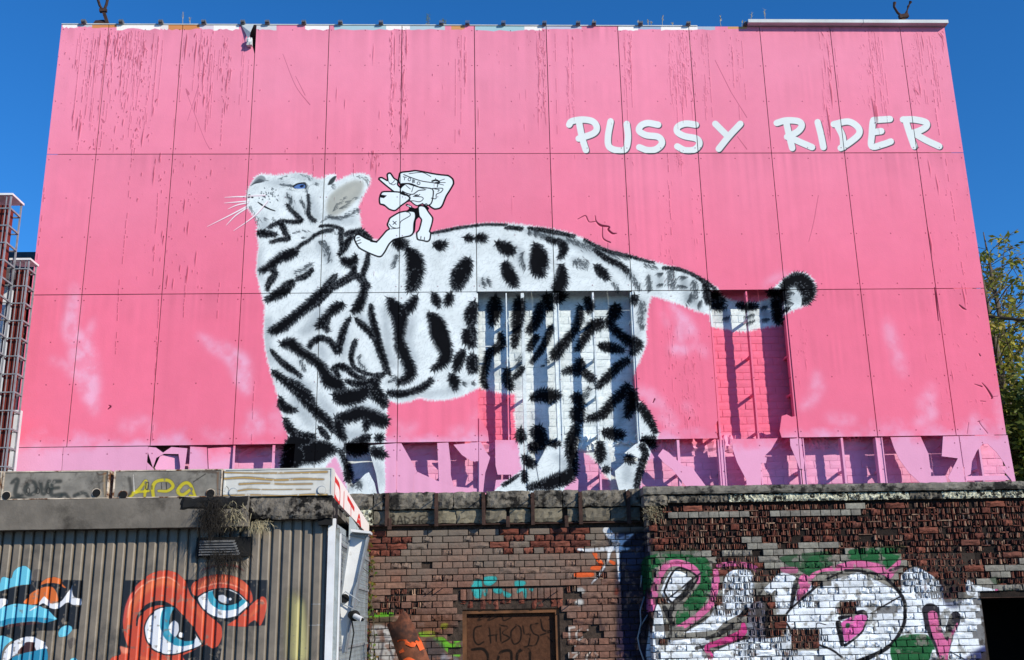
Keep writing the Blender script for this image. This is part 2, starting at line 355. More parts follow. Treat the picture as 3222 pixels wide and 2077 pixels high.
# black (k) and softer grey (g) stripes: spine x y width
STR = """k A 1170 560 25 1215 620 30 1290 690 35 1340 750 35 1240 765 30 1100 750 15
k A 940 830 20 1070 775 40 1120 830 60 1145 900 45
k A 830 900 60 900 905 80 980 915 50 1040 915 20
k A 970 1010 20 1080 980 30 1190 965 40 1140 900 20
k A 1420 430 12 1430 560 18 1430 680 32 1500 750 30
k A 1270 1110 20 1340 1040 25 1430 990 20 1500 930 15 1600 880 25 1720 860 25
k A 1260 1130 100 1160 1170 110 1060 1220 80 980 1290 80 900 1340 50 840 1360 20
k A 990 1340 50 1020 1400 60 960 1480 60 930 1540 30
g A 1240 1390 40 1350 1340 40 1440 1280 30
k A 1300 1450 36 1400 1420 40 1470 1340 36
k A 1230 1500 70 1140 1550 60
g A 1540 1000 30 1620 1030 60 1660 1110 60 1680 1230 30
g A 1160 420 20 1200 470 40 1220 520 20
g A 1320 480 20 1400 600 40 1420 640 20
k A 2070 880 60 1950 890 40 1870 920 30
k A 2190 975 20 2110 915 50 2000 890 40
k A 1820 860 30 1820 960 40 1840 1090 50
k A 1960 930 30 1900 1010 60 1850 1100 50 1800 1160 30
k A 1860 1240 90 1960 1260 100 2000 1180 30
k A 1980 1290 50 1960 1400 60 1830 1490 60 1760 1540 50
k A 1750 1420 40 1700 1470 40 1640 1540 50
k A 2000 1400 20 2080 1480 60 2140 1540 60
k A 2150 1150 30 2130 1280 50 2090 1380 40 2100 1480 30
g A 1650 700 10 1750 705 20 1880 690 25 2000 620 25
k A 1560 820 12 1680 810 18 1800 840 25 1840 870 30
g A 1340 960 12 1480 920 18
g A 1215 905 10 1300 880 16 1400 870 10
k B 220 20 15 160 110 40 140 180 20
k B 400 100 40 330 180 100 240 230 90 140 290 40
k B 460 70 20 560 10 30
k B 880 20 20 800 130 60 700 230 80 600 330 90 480 430 80 380 510 90 270 590 100 190 620 60
k B 1070 40 30 950 90 60 850 150 40 760 240 40 690 320 30 600 370 20
k B 1080 10 40 1170 80 60 1180 180 60 1150 280 80 1110 370 100 1060 410 30
k B 940 340 60 880 370 100 800 440 60 740 530 100 680 570 40
k B 740 540 90 790 620 20
k B 590 790 30 640 730 50 720 700 50 800 720 40 860 790 60 900 850 50 920 760 60 950 650 60 990 550 40 1030 480 20
k B 1090 490 20 1150 550 50 1230 620 60 1290 690 60
k B 1250 340 25 1260 450 50 1290 560 60 1310 680 80 1350 820 70 1390 930 60 1420 1030 40 1450 1080 20
k B 1080 730 40 1050 830 35 1040 920 35 1070 1000 30 1130 1050 25 1250 1090 20 1350 1090 20
g B 1150 860 20 1130 930 25 1170 1010 40 1190 1060 20
k B 1450 280 40 1500 360 140 1560 440 180 1560 560 120 1560 700 90 1590 830 110 1640 940 100 1680 1050 110 1640 1130 80 1560 1170 40
k B 1740 260 40 1680 350 100 1600 420 100
k B 1880 440 40 1950 520 150 1990 650 190 2040 780 150 2060 880 120 2010 970 90 1920 1030 30
k B 1930 240 60 1960 310 80 1980 350 30
k B 2100 250 80 2080 310 80
k B 2360 350 60 2310 420 90 2320 500 90 2340 540 30
k B 2290 640 100 2300 710 130 2340 760 80
k B 2240 850 60 2200 930 110 2170 1020 60
k B 2350 900 70 2340 980 100 2330 1040 50
k B 310 760 60 400 760 110 480 830 80 590 900 80 680 970 80 740 1040 90 800 1150 140 900 1200 120 950 1250 40
k B 180 830 20 260 920 40 350 1000 50 430 1050 40 500 1110 20
k B 210 1060 40 280 1120 60 380 1190 70 480 1260 80 560 1310 90 600 1365 80
g B 480 930 30 520 990 40 540 1020 20
k B 840 1030 40 920 1000 60 1000 1030 50 1080 1100 40 1180 1130 30
k B 870 1040 30 900 1100 40
k B 990 1160 30 1060 1180 50 1180 1190 70 1290 1140 50 1390 1080 30
k B 1310 1150 60 1300 1230 80 1340 1300 80 1400 1340 40
k B 1450 1290 50 1560 1300 60 1700 1270 50 1820 1220 60 1900 1150 40
g B 1430 1180 30 1500 1130 50 1560 1170 40
k B 2120 1110 70 2150 1170 100 2150 1230 50
g B 2230 1180 30 2330 1180 30
k B 1730 0 120 1700 90 110 1660 180 40
k B 2200 20 180 2190 120 100 2170 150 40
k H 700 1100 60 780 1200 170 800 1330 190 790 1450 150 770 1540 110
k H 560 1010 80 620 1030 140 680 1040 40
g H 580 1150 50 560 1220 50 530 1300 40
k H 1040 1040 60 1100 1050 110 1150 1030 50
k H 1430 960 80 1470 970 50
k H 1560 960 80 1620 960 80
k H 1800 1030 60 1880 1080 140 1950 1110 120
k H 1430 1250 110 1380 1340 190 1340 1430 170 1290 1520 110
k H 1890 1290 90 1920 1380 140 1970 1470 120 2000 1530 50
g H 1600 1500 90 1660 1490 90
k H 980 905 8 1150 870 20 1350 832 16 1540 805 12 1700 795 14 1900 800 12
k H 1890 840 20 1960 835 30 2080 850 30
g H 2160 880 40 2230 900 50
k I 790 510 60 820 600 180 830 700 220 820 800 180 860 850 90
g I 650 580 40 620 680 50 660 780 30
k I 930 430 30 1010 460 40 1090 470 60 1130 540 90 1110 620 60 1080 660 30
k I 1100 760 50 1110 850 110 1100 940 150 1060 1040 130
g I 1250 680 70 1300 720 90 1400 740 70
k I 1530 770 60 1590 830 100 1650 900 60
g I 1720 940 40 1760 1000 50 1790 1040 30
k I 700 300 12 850 320 34 1000 345 34 1120 370 28 1250 400 28
g I 760 350 60 900 390 60 1010 440 50
g I 1150 420 40 1300 480 60 1450 520 60 1600 570 60 1750 610 50 1900 650 40
k I 1380 440 14 1550 530 22 1700 590 24 1900 635 20 2100 690 16 2220 720 14
k I 1500 560 20 1650 670 50 1800 740 46 1900 820 46
g I 1900 820 50 1990 930 50 2050 1030 40
g I 2080 740 20 2160 755 40 2230 770 20
g I 2160 860 20 2170 950 40 2180 1040 30
k D 40 380 70 20 500 90 10 600 80
k D 20 700 80 20 800 60
k D 20 1050 100 30 1150 100
k D 300 330 90 290 420 140 280 520 100 260 610 40
k D 360 740 40 380 850 70 300 920 70 230 970 70 200 1080 50 170 1200 50 160 1300 40 190 1380 30
k D 440 1180 50 450 1290 80 480 1380 60
k D 590 350 100 590 450 110 570 600 90 550 760 60 530 880 40
k D 850 390 60 830 500 90 780 610 90 720 690 60
k D 930 300 90 950 420 70
k D 1140 270 30 1100 290 80 1040 300 100
k D 800 770 50 750 850 60 720 920 40
k D 980 660 50 920 800 50 860 920 50 800 1000 40 740 1080 20
k D 1330 420 50 1310 600 60 1240 720 60 1150 830 70 1080 920 90 1030 990 90
g D 960 1060 40 900 1110 20
k D 1420 320 60 1450 400 80 1430 460 30
k D 1560 610 110 1460 660 90 1400 760 60 1340 860 60 1300 920 40
k D 1760 440 120 1720 530 90 1680 600 60 1760 690 60 1860 780 70 1960 830 90 2030 840 60 2040 890 50 1960 960 40
k D 1580 880 50 1680 900 90 1790 920 60 1850 930 20
k D 1330 1080 80 1310 1170 110 1200 1170 50 1130 1200 20
k D 1380 1200 60 1480 1280 60
k D 1900 1060 50 1800 1120 70 1700 1220 70 1620 1300 60 1550 1370 40
k D 1990 290 60 1990 350 50
g D 2090 330 50 2090 450 70 2070 580 60 2080 650 30
g D 620 970 40 600 1080 50 580 1150 30
k D 530 1260 30 600 1200 40 640 1150 30
k E 760 200 60 870 170 120 960 180 130 1040 170 90
k E 1290 200 110 1330 300 80 1290 390 130 1310 470 100
g E 1450 60 60 1420 140 70 1380 190 50
k E 1900 60 60 1830 160 90 1740 230 80 1660 330 80 1600 400 80 1440 450 50
k E 1950 150 120 1960 260 120 1930 350 90 1900 420 40
k E 2060 300 70 2130 400 80 2200 520 60 2240 610 40
k E 2100 700 50 2170 720 70 2220 690 40
k E 1280 570 80 1240 680 110 1220 760 100 1230 880 110 1250 1020 80
k E 820 620 160 860 740 120 770 800 100
k E 610 600 60 610 680 100
k E 960 750 60 1050 760 50
k E 1640 620 80 1740 640 110 1830 650 60
k E 1570 760 60 1580 880 90 1570 960 50
k E 1640 1070 70 1660 1080 40
k E 660 930 60 720 990 90 770 1000 40
k E 1250 1080 90 1170 1170 130 1060 1200 130 940 1250 110 840 1260 60 710 1290 40
k E 650 1100 40 660 1200 50
k E 580 1140 16 480 1210 25 400 1260 20
k E 1910 940 80 1950 960 60
k E 2080 780 50 2120 880 50 2080 1000 50 2040 1150 50 2010 1290 30
k E 2180 740 60 2220 790 40
g F 420 30 60 440 130 90 450 230 80
g F 160 80 40 170 180 50 170 280 40
k F 330 15 16 480 20 24 620 60 20 740 120 24 850 190 34 960 260 16
k F 840 200 60 860 280 70 880 400 70 960 420 60
k F 960 350 120 990 470 120 1060 400 40
k F 1230 460 30 1290 470 80 1350 480 80 1440 480 70
g F 1370 580 90 1390 650 70
k F 1700 430 110 1720 550 110 1730 650 80
k F 1640 310 80 1720 330 100
k F 1800 400 80 1795 290 80 1850 190 110 1960 145 130 2060 190 140 2110 290 120 2095 380 90 2040 430 50
k F 1820 520 40 1850 500 30
k F 1960 190 70 2030 240 110 2070 330 90
g F 1880 300 60 1870 420 60
g F 700 160 60 720 260 80 720 360 60
g F 580 110 60 570 220 70
g F 1060 480 60 1100 600 70
g F 1560 470 60 1580 620 60
g F 300 70 50 310 200 60
g F 640 380 90 760 440 60
k C 380 20 80 480 100 120 560 190 120 620 280 80 700 360 80 780 430 80 830 500 60 850 540 30
k C 280 180 30 300 260 80 370 300 70 440 310 30
k C 330 410 30 370 490 70 430 560 60 530 590 60 620 600 60
k C 560 640 120 450 640 160 420 760 220 520 780 200 640 760 230 760 730 160 850 740 60
k C 440 800 220 380 860 200 330 920 90
k C 870 150 60 930 180 130 1050 170 150 1170 130 120 1230 60 80
k C 1240 80 60 1310 150 100 1380 220 80 1410 260 40
k C 890 400 60 980 390 100 1100 350 130 1200 350 100 1300 400 130 1390 430 110
k C 1210 430 80 1200 510 40
k C 910 430 70 910 520 90 940 590 60 970 620 30
k C 700 500 30 750 560 50 790 610 30
k C 1220 600 60 1150 640 80 1090 660 40
k C 1330 610 70 1360 610 60
k C 1290 760 90 1340 770 100 1390 790 60
k C 1010 720 100 1100 720 150 1190 720 100
k C 930 750 30 970 850 30 1000 920 60 1010 1020 80 1000 1060 40
g C 1040 1150 60 1100 1080 60 1140 1120 50""".split('\n')
LET = ["75 115 90 95 150 85 210 95 235 130 215 165 130 195", "130 90 150 190 172 262", "315 95 300 180 305 240 350 262 400 255 415 190 408 110",
 "590 115 530 105 490 120 480 150 520 175 590 185 612 220 580 255 530 262 480 245", "808 115 750 108 705 125 700 155 740 180 810 195 828 225 800 258 745 262 700 240",
 "920 110 960 150 990 180", "1065 110 1000 180 940 255", "1275 105 1330 90 1400 95 1420 120 1395 155 1335 185", "1330 100 1350 190 1365 250", "1345 185 1410 215 1480 245",
 "1512 100 1530 170 1545 245", "1605 112 1690 97 1745 130 1750 170 1700 215 1645 250", "1620 110 1655 180 1660 245", "1930 82 1850 88 1832 95 1825 170 1825 240 1890 228 1935 212",
 "1835 158 1880 152", "2005 85 2070 85 2135 100 2140 125 2100 150 2050 165", "2020 90 2045 170 2070 240", "2070 165 2140 205 2215 240"]
WHISK = ["A 690 458 560 458 410 466", "A 700 510 560 522 405 535", "A 690 530 560 560 450 608", "A 680 575 480 680 200 820", "A 670 600 540 690 430 805", "A 930 510 760 700 520 870", "A 900 435 780 440 640 452"]

def hair_on(cv, P, step, lmin, lmax, wd, mask, inset=2.0, spread=0.45, bias=(0, 0), prob=1.0, R=NR, expo=False):
    """hairs growing out of a closed outline P (photo px)"""
    Q = np.vstack([P, P[:1]]); seg = np.diff(Q, axis=0); L = np.hypot(seg[:, 0], seg[:, 1]); cum = np.concatenate([[0], np.cumsum(L)])
    n = int(cum[-1]/step)
    if n < 3: return
    s = (np.arange(n)+R.rand(n))*step; s = s[s < cum[-1]-1e-3]
    i = np.clip(np.searchsorted(cum, s)-1, 0, len(L)-1); f = (s-cum[i])/np.maximum(L[i], 1e-6)
    p = Q[i]+seg[i]*f[:, None]; d = seg[i]/np.maximum(L[i], 1e-6)[:, None]
    area = np.sum(Q[:-1, 0]*Q[1:, 1]-Q[1:, 0]*Q[:-1, 1])
    nn = np.stack([d[:, 1], -d[:, 0]], 1)*(1 if area > 0 else -1)
    nn = nn+np.array(bias); nn /= np.maximum(np.hypot(nn[:, 0], nn[:, 1]), 1e-6)[:, None]
    w = R.randn(len(p))*spread; c, sn = np.cos(w), np.sin(w)
    dr = np.stack([nn[:, 0]*c-nn[:, 1]*sn, nn[:, 0]*sn+nn[:, 1]*c], 1)
    ln = R.uniform(lmin, lmax, len(p)) if not expo else np.minimum(lmin+R.exponential((lmax-lmin)*0.42, len(p)), lmax*1.25); keep = R.rand(len(p)) < prob
    b = p-dr*inset
    u0 = cv.uv(b); u1 = cv.uv(b+dr*ln[:, None]); dv = u1-u0; LL = np.maximum(np.hypot(dv[:, 0], dv[:, 1]), 1e-6)
    k = keep
    cv.hairs(u0[k], (dv/LL[:, None])[k], LL[k], np.full(k.sum(), wd*cv.k), mask)

def hatch(cv, a, mask, R, dens=11.0, turn=0.55, wd=1.3):
    """loose hairs combed along a stroke (photo px x, y, w)"""
    c = catmull(a, 8); P = c[:, :2]; d = np.gradient(P, axis=0); L = np.hypot(d[:, 0], d[:, 1]); n = int(max(6, np.sum(L*c[:, 2])/dens))
    i = R.randint(0, len(P), n); t = d[i]/np.maximum(L[i], 1e-6)[:, None]; nn = np.stack([-t[:, 1], t[:, 0]], 1)
    b = P[i]+nn*(R.randn(n)*c[i, 2]*0.32)[:, None]+t*(R.rand(n)*6)[:, None]; w = turn+R.randn(n)*0.2
    dr = np.stack([t[:, 0]*np.cos(w)-t[:, 1]*np.sin(w), t[:, 0]*np.sin(w)+t[:, 1]*np.cos(w)], 1)
    ln = R.uniform(5, 15, n); u0 = cv.uv(b); u1 = cv.uv(b+dr*ln[:, None]); dv = u1-u0; LL = np.maximum(np.hypot(dv[:, 0], dv[:, 1]), 1e-6)
    cv.hairs(u0, dv/LL[:, None], LL, np.full(n, wd*cv.k), mask)
def paint_mural(cv, full=True):
    R = np.random.RandomState(5)
    h, w = cv.h, cv.w
    zz = (cv.z1-(np.arange(h)+0.5)/cv.ppm)[:, None]; xx = (cv.x0+(np.arange(w)+0.5)/cv.ppm)[None, :]
    sd = 100
    # pink base: cooler and paler towards the top, stronger below, lilac along the foot
    top = np.array([236, 143, 171], np.float32)/255; mid = np.array([237, 118, 148], np.float32)/255; low = np.array([231, 164, 198], np.float32)/255
    n1 = fbm(h, w, 220, sd); n2 = fbm(h, w, 60, sd+9, 5)
    t = np.clip((zz-6.2+(n1-0.5)*1.2)/4.6, 0, 1)
    c = mid*(1-t[..., None])+top*t[..., None]
    puff = fbm(h, w, 90, sd+20, 5)
    edge = 4.56+(puff-0.5)*0.75
    lo = np.clip((edge-zz)/0.34, 0, 1); lo = lo*lo*(3-2*lo)
    c = c*(1-lo[..., None])+low*lo[..., None]
    cv.c[:] = c*(0.985+0.03*n2)[..., None]; cv.a[:] = 1
    # rain-washed vertical streaks, a little grime under the joints
    st = np.interp(np.arange(w), np.arange(0, w+9, 9), np.random.RandomState(3).rand(len(np.arange(0, w+9, 9)))).astype(np.float32)[None, :]
    fade = fbm(h, w, 120, sd+90, 2); cv.c *= (1-np.clip(fade-0.35, 0, 1)*0.11*(st-0.35))[..., None]
    for k_ in range(1, 4):
        zj = ZR+k_*RH if k_ < 3 else ZR+3*RH
        gr = np.clip(1-(zj-zz)/0.5, 0, 1)*(zz < zj); cv.c *= (1-0.10*gr*st*fade)[..., None]
    # sprayed lilac wisps
    wisp = [("L 490 90 30 480 250 60 460 420 80 540 560 130 560 700 150 600 850 120 640 1050 40", .75), ("L 640 350 20 600 450 40 560 560 60", .6), ("L 330 660 30 420 700 40 500 760 60", .7),
            ("L 1430 460 15 1520 540 60 1640 590 80 1740 680 110 1770 800 90 1800 920 30", .75), ("L 1850 1060 60 1880 1150 90 1800 1200 60", .7), ("L 870 1140 60 900 1200 60 980 1090 40 1060 1170 60", .5), ("L 1480 1190 30 1560 1240 40 1640 1200 40", .6),
            ("F 440 440 40 520 600 120 620 780 170 520 1000 150 700 900 100", .7), ("F 330 560 60 400 700 60", .4), ("F 760 950 80 850 1060 60", .4), ("G 60 120 100 200 200 140 350 400 140 450 520 120", .5), ("G 600 300 60 680 380 50", .5),
            ("G 2250 60 60 2180 160 90 2050 300 80", .65), ("F 2200 1300 60 2190 1440 90 2130 1500 60", .55), ("J 1280 60 60 1240 200 110 1150 280 90 1280 380 110 1100 500 70", .65), ("J 60 450 90 330 470 70", .5),
            ("J 2080 150 30 2090 350 60 2110 520 70", .75), ("J 1800 420 60 1780 560 80", .5), ("F 1560 230 30 1700 130 60 1800 90 50", .55), ("X 2790 1010 16 2810 1080 30 2840 1170 22", .5),
            ("C 1500 450 60 1600 520 90 1720 480 60", .45), ("C 2150 560 90 2330 500 80 2389 340 60", .5), ("X 880 1330 60 900 1290 50", .4)]
    M = cv.new(); tear = np.clip(fbm(h, w, 26, sd+40, 4)*2.6-0.75, 0, 1)
    for s, a in wisp:
        q_ = spts(s); q_[:, 2] *= 1.45; m = cv.new(); cv.cover(cv.uv(stroke_poly(q_)), m); m = blur(m, 10*cv.k); np.maximum(M, m*a, out=M)
    cv.comp(M*(0.4+0.6*tear), (236, 186, 216), 1.0)
    # rain-washed strip along the top edge, coats under the pink
    for a, b, cc, dz in () if not full else ((197, 245, (240, 236, 235), 15), (245, 292, (190, 190, 200), 12), (290, 367, (205, 138, 88), 15), (367, 505, (243, 240, 236), 18), (505, 530, (225, 222, 222), 16), (530, 628, (205, 138, 88), 16), (628, 672, (215, 205, 215), 13), (672, 752, (243, 240, 236), 16),
                         (800, 870, (205, 208, 214), 13), (960, 1036, (240, 238, 238), 12), (1052, 1215, (165, 196, 206), 11), (1215, 1290, (243, 240, 238), 10), (1290, 1400, (178, 200, 210), 9), (1420, 1462, (205, 150, 100), 8), (1495, 1650, (165, 200, 208), 12),
                         (1650, 1705, (242, 240, 238), 9), (1705, 1830, (190, 190, 210), 5), (1945, 2008, (240, 238, 238), 10), (2008, 2080, (160, 180, 205), 6), (2080, 2195, (240, 238, 238), 9), (2195, 2250, (170, 185, 205), 8), (2290, 2350, (210, 160, 110), 5)):
        n = 9; xs = np.linspace(a, b, n); yt = np.interp(xs, [195, 950, 1290, 1700, 2340, 2976], [60, 70, 72, 74, 74, 72])
        yb = yt+12+dz*R.uniform(0.75, 1.2, n)
        cv.hardpoly(np.vstack([np.stack([xs, yt-20], 1), np.stack([xs, yb], 1)[::-1]]), cc)
    # the white cat
    P = np.vstack([pts(s) for s in BODY])
    m = cv.new(); cv.cover(cv.uv(smooth_closed(P, 3)), m)
    body = m.copy()
    cv.comp(blur(m, 4*cv.k), (240, 190, 212), 0.3)
    hair_on(cv, P, 2.6, 5, 13, 2.5, m, spread=0.3, bias=(0, 0.6), R=R)
    shade = (fbm(h, w, 40, sd+60, 5)-0.5)
    cv.comp(m, np.clip(np.array([223, 233, 236], np.float32)/255+shade[..., None]*0.14, 0, 1))
    # airbrushed folds
    FO = cv.new()
    for s in ("A 860 700 60 900 780 90 860 860 60", "A 1180 430 50 1230 540 70 1330 690 60", "A 1450 480 60 1500 620 70 1540 720 60", "A 1640 730 60 1800 760 80 1980 740 70", "A 1560 1050 90 1640 1130 120 1680 1260 80", "A 830 1100 60 820 1300 70 850 1480 60", "A 900 300 40 1050 290 60 1200 300 40", "A 1240 200 30 1400 230 50 1550 280 40", "B 150 500 80 140 750 90 190 950 80", "B 700 400 90 620 560 110 520 640 80", "B 1130 450 60 1200 540 80 1260 640 60", "B 980 600 60 960 760 80 960 900 60",
              "B 1400 350 50 1420 600 70 1440 850 80 1500 1000 70", "B 1700 500 70 1660 700 80 1720 950 80", "B 1600 960 60 1640 1050 80 1600 1150 60", "B 700 800 90 760 900 80", "B 300 950 60 420 1100 80 600 1240 80", "C 420 200 80 520 340 90 620 460 80", "C 700 180 90 760 260 90 840 340 70", "C 1000 300 60 1200 280 70 1350 330 60", "C 960 560 90 1050 580 90 1150 560 70", "C 900 700 70 960 820 70 1000 960 70", "C 1300 880 60 1350 980 80 1370 1100 60", "C 1480 140 60 1700 160 50 1900 140 60 2200 90 60",
              "I 700 330 50 900 370 90 1150 450 90 1400 560 90 1700 700 90 1950 900 90", "I 600 520 50 590 640 60 640 780 50", "D 2060 350 60 2060 600 70 2010 800 70", "D 130 1050 60 250 1150 70 330 1250 60", "D 560 1000 50 590 1180 60 580 1380 60", "E 600 300 50 600 500 60 620 700 60", "E 760 420 70 800 500 60", "E 1000 900 80 1100 950 90 1150 1050 80", "E 1800 300 80 1840 420 80 1780 560 70", "E 1660 900 60 1680 1050 60", "E 1900 1050 90 1900 1200 90", "F 250 60 50 260 180 60 270 300 50", "F 600 150 70 620 280 80 640 400 70", "F 1000 620 60 1150 660 60", "F 1550 480 70 1570 600 70", "F 1950 330 60 1960 420 50", "F 600 440 40 800 510 40"):
        cv.cover(cv.uv(stroke_poly(spts(s))), FO)
    cv.comp(blur(FO, 9*cv.k)*body, (108, 120, 130), 0.42)
    # faint grey fur through the coat
    ys, xs = np.where(body > 0.5)
    if len(ys):
        n = int(len(ys)/60); i = R.randint(0, len(ys), n); b = np.stack([xs[i], ys[i]], 1).astype(float)
        ang = np.interp(b[:, 0]/cv.ppm+cv.x0, [2.5, 4.5, 7, 10, 12], [2.3, 1.9, 2.6, 2.9, 2.9])+R.randn(n)*0.5
        f = cv.new(); cv.hairs(b, np.stack([np.cos(ang), np.sin(ang)], 1), R.uniform(6, 16, n)*cv.k, np.full(n, 1.1*cv.k), f)
        cv.comp(f*body, (130, 142, 150), 0.24)
    # stripes
    K = cv.new(); G = cv.new(); hk = cv.new(); hg = cv.new(); hs = cv.new()
    for s in STR:
        tone, rest = s.split(' ', 1); a = spts(rest); a[:, 2] *= ({'D': 1.06, 'E': 1.02, 'C': 0.9, 'B': 0.84, 'A': 0.84}.get(rest[0], 0.9)) if tone == 'k' else 1.1; Q = stroke_poly(a); fl = a[-1, :2]-a[0, :2]; fl = fl/max(np.hypot(*fl), 1e-3); fl = fl if fl[0]*0.4+fl[1] > 0 else -fl
        mw = a[:, 2].mean()
        if tone == 'k':
            cv.cover(cv.uv(Q), K)
            hair_on(cv, Q, 2.5, 6, min(8+mw*0.55, 19), 2.7, hk, inset=3, spread=0.17, bias=tuple(fl*0.7), R=R)
            hair_on(cv, Q, 1.7, 10, min(13+mw*0.7, 28), 1.5, hs, inset=4, spread=0.2, bias=tuple(fl*0.9), R=R)
        else:
            cv.cover(cv.uv(Q), G); hatch(cv, a, hg, R)
    g2 = blur(G, 7*cv.k)
    cv.comp(g2, (96, 106, 112), 0.42); cv.comp(hg, (34, 40, 46), 0.8)
    cv.comp(blur(K, 9*cv.k), (84, 94, 102), 0.26); cv.comp(hs*body, (58, 68, 76), 0.4); cv.comp(blur(K, 2*cv.k), (20, 26, 32), 0.5)
    cv.comp(np.maximum(blur(K, 0.6*cv.k), hk), np.clip(np.array([10, 12, 17], np.float32)/255+shade[..., None]*0.03, 0, 1))
    # pale hairs laid back over the dark
    f = cv.new()
    for s in STR:
        tone, rest = s.split(' ', 1)
        if tone == 'k': hair_on(cv, stroke_poly(spts(rest)), 4, 4, 8, 1.5, f, inset=5.5, spread=0.3, prob=0.45, R=R)
    cv.comp(f, (200, 211, 218), 0.4)
    if not full: return None
    # face
    cv.poly(pts("A 1650 640 1640 560 1680 450 1780 360 1900 290 2000 260 2080 270 2100 320 2060 430 1960 540 1850 640 1750 690 1680 690"), (158, 160, 152), 0.8, 5)
    cv.poly(pts("A 1760 560 1850 420 1980 330 2020 350 1930 480 1840 590"), (182, 184, 176), 0.6, 4)
    hm = cv.new()
    for s, dn in (("A 1720 640 14 1770 560 40 1850 500 60", 14), ("A 1800 610 16 1860 570 40 1980 480 30", 14), ("A 2000 215 30 2110 235 40 2150 300 36", 22), ("A 1660 690 20 1800 720 40 2010 640 60", 14), ("A 1080 310 20 1180 320 40 1250 330 30", 16), ("A 1300 190 20 1400 205 40 1440 240 30", 24), ("A 1420 300 24 1420 420 34 1440 600 40", 22), ("A 1150 410 40 1210 500 60 1230 620 30", 22), ("A 1500 300 40 1700 320 50", 40), ("A 700 560 30 780 690 50 830 780 40", 22), ("A 1320 460 40 1400 640 50 1460 740 40", 24), ("A 1560 900 30 1660 880 40 1800 900 50", 20), ("A 880 720 30 980 720 40", 30), ("A 1560 780 30 1640 720 50 1700 700 30", 22), ("A 1180 200 20 1120 225 24", 24)):
        hatch(cv, spts(s), hm, R, dn, 0.3, 1.2)
    cv.comp(hm, (48, 56, 62), 0.7)
    cv.line("A 2020 215 8 2110 240 12 2140 290 14", (110, 115, 112), 0.6, 3)
    cv.poly(pts("A 730 320 800 225 850 200 890 215 910 250 870 280 800 290"), (128, 138, 144), 0.9, 1.5)
    cv.poly(pts("A 760 300 830 240 900 270 850 285"), (70, 78, 86), 0.8, 1.5)
    cv.line("A 900 260 8 940 265 8", (60, 70, 76), 0.8, 1)
    cv.line("A 725 325 6 780 295 10 860 280 8", (40, 46, 52), 0.9, 0.6)
    cv.poly(pts("A 1660 315 1690 250 1740 210 1765 215 1735 280 1700 310"), (50, 56, 60), 0.95, 1)
    cv.line("A 1070 310 8 1160 320 16 1240 330 22", (60, 70, 78), 0.8, 1.5)
    cv.poly(pts("A 1235 330 1290 295 1390 285 1400 360 1330 350 1260 360"), (38, 44, 52))
    cv.poly(pts("A 1250 345 1290 315 1350 305 1385 320 1380 355 1300 362"), (82, 118, 182))
    cv.poly(pts("A 1320 330 1345 315 1370 318 1365 340 1335 348"), (24, 34, 60))
    cv.line("A 1405 300 8 1410 420 10", (70, 80, 88), 0.7, 1)
    cv.line("A 815 525 10 880 570 20 960 610 15 1020 630 12", (20, 24, 28))
    for x, y in ((710, 440), (700, 465), (745, 468)): cv.poly(pts("A %d %d %d %d %d %d %d %d" % (x-16, y, x, y-10, x+18, y-2, x, y+10)), (22, 26, 30))
    for i in range(34):
        a = R.uniform(0, 6.3); q = R.uniform(0.2, 1); x = 950+150*q*math.cos(a); y = 430+95*q*math.sin(a)
        cv.line("A %f %f 9 %f %f 12" % (x, y, x+R.uniform(-12, 12), y+R.uniform(4, 14)), (60, 70, 78), 0.8, 0.5)
    for i in range(26):
        x = R.uniform(1080, 1500); y = R.uniform(190, 420); cv.line("A %f %f 4 %f %f 3" % (x, y, x+R.uniform(20, 60), y+R.uniform(-8, 14)), (130, 140, 146), 0.7, 0.4)
    for s in WHISK:
        a = pts(s); a = np.concatenate([a, np.array([[4.5], [3.2], [1.0]])], 1); m = cv.new(); cv.cover(cv.uv(stroke_poly(a+np.array([0.8, 2.2, 0]))), m); cv.comp(m, (150, 80, 110), 0.45)
        m = cv.new(); cv.cover(cv.uv(stroke_poly(a)), m); cv.comp(m, (240, 238, 242))
    # lettering with its dark drop edge
    for dx, dy, cc in ((2.6, 3.0, (74, 74, 82)), (0, 0, (222, 230, 231))):
        m = cv.new()
        for s in LET:
            q = pts("T "+s)+np.array([dx, dy]); cv.cover(cv.uv(stroke_poly(np.concatenate([q, np.full((len(q), 1), 20.5)], 1))), m)
        cv.comp(m, cc)
    # small riding figure in a cap
    BK, WH = (10, 11, 16), (226, 238, 244)
    def fig(s, w=3.6):
        q = pts(s); cv.outline(q, w*2.7, BK); cv.poly(q, WH)
    cv.poly(pts("H 690 540 790 600 900 560 965 600 900 660 850 700 805 745 790 880 740 930 730 900 760 780 800 680 780 640 600 690 720 605"), BK)
    fig("H 365 245 390 237 450 270 472 262 465 195 490 183 530 240 575 270 575 320 650 400 560 400 490 350 440 310")
    fig("H 615 190 640 170 720 162 800 152 900 167 1000 187 1100 202 1190 212 1240 250 1248 300 1210 370 1160 450 1120 550 1090 588 1030 598 975 560 1000 500 900 430 620 300", 3.8)
    fig("H 630 320 700 308 760 325 850 350 1000 372 1000 480 980 540 930 562 880 540 820 560 780 540 700 470 625 400", 2.6)
    cv.poly(pts("H 612 300 700 292 760 300 860 345 940 372 850 352 760 318 690 306 640 340 622 360"), BK)
    fig("H 400 410 500 405 620 415 720 470 690 510 620 560 560 612 530 618 480 600 420 550 377 540 370 480", 3.4)
    cv.hardpoly(pts("H 360 432 452 444 415 476 378 470"), BK); cv.hardpoly(pts("H 366 540 400 545 440 570 420 575 372 552"), BK)
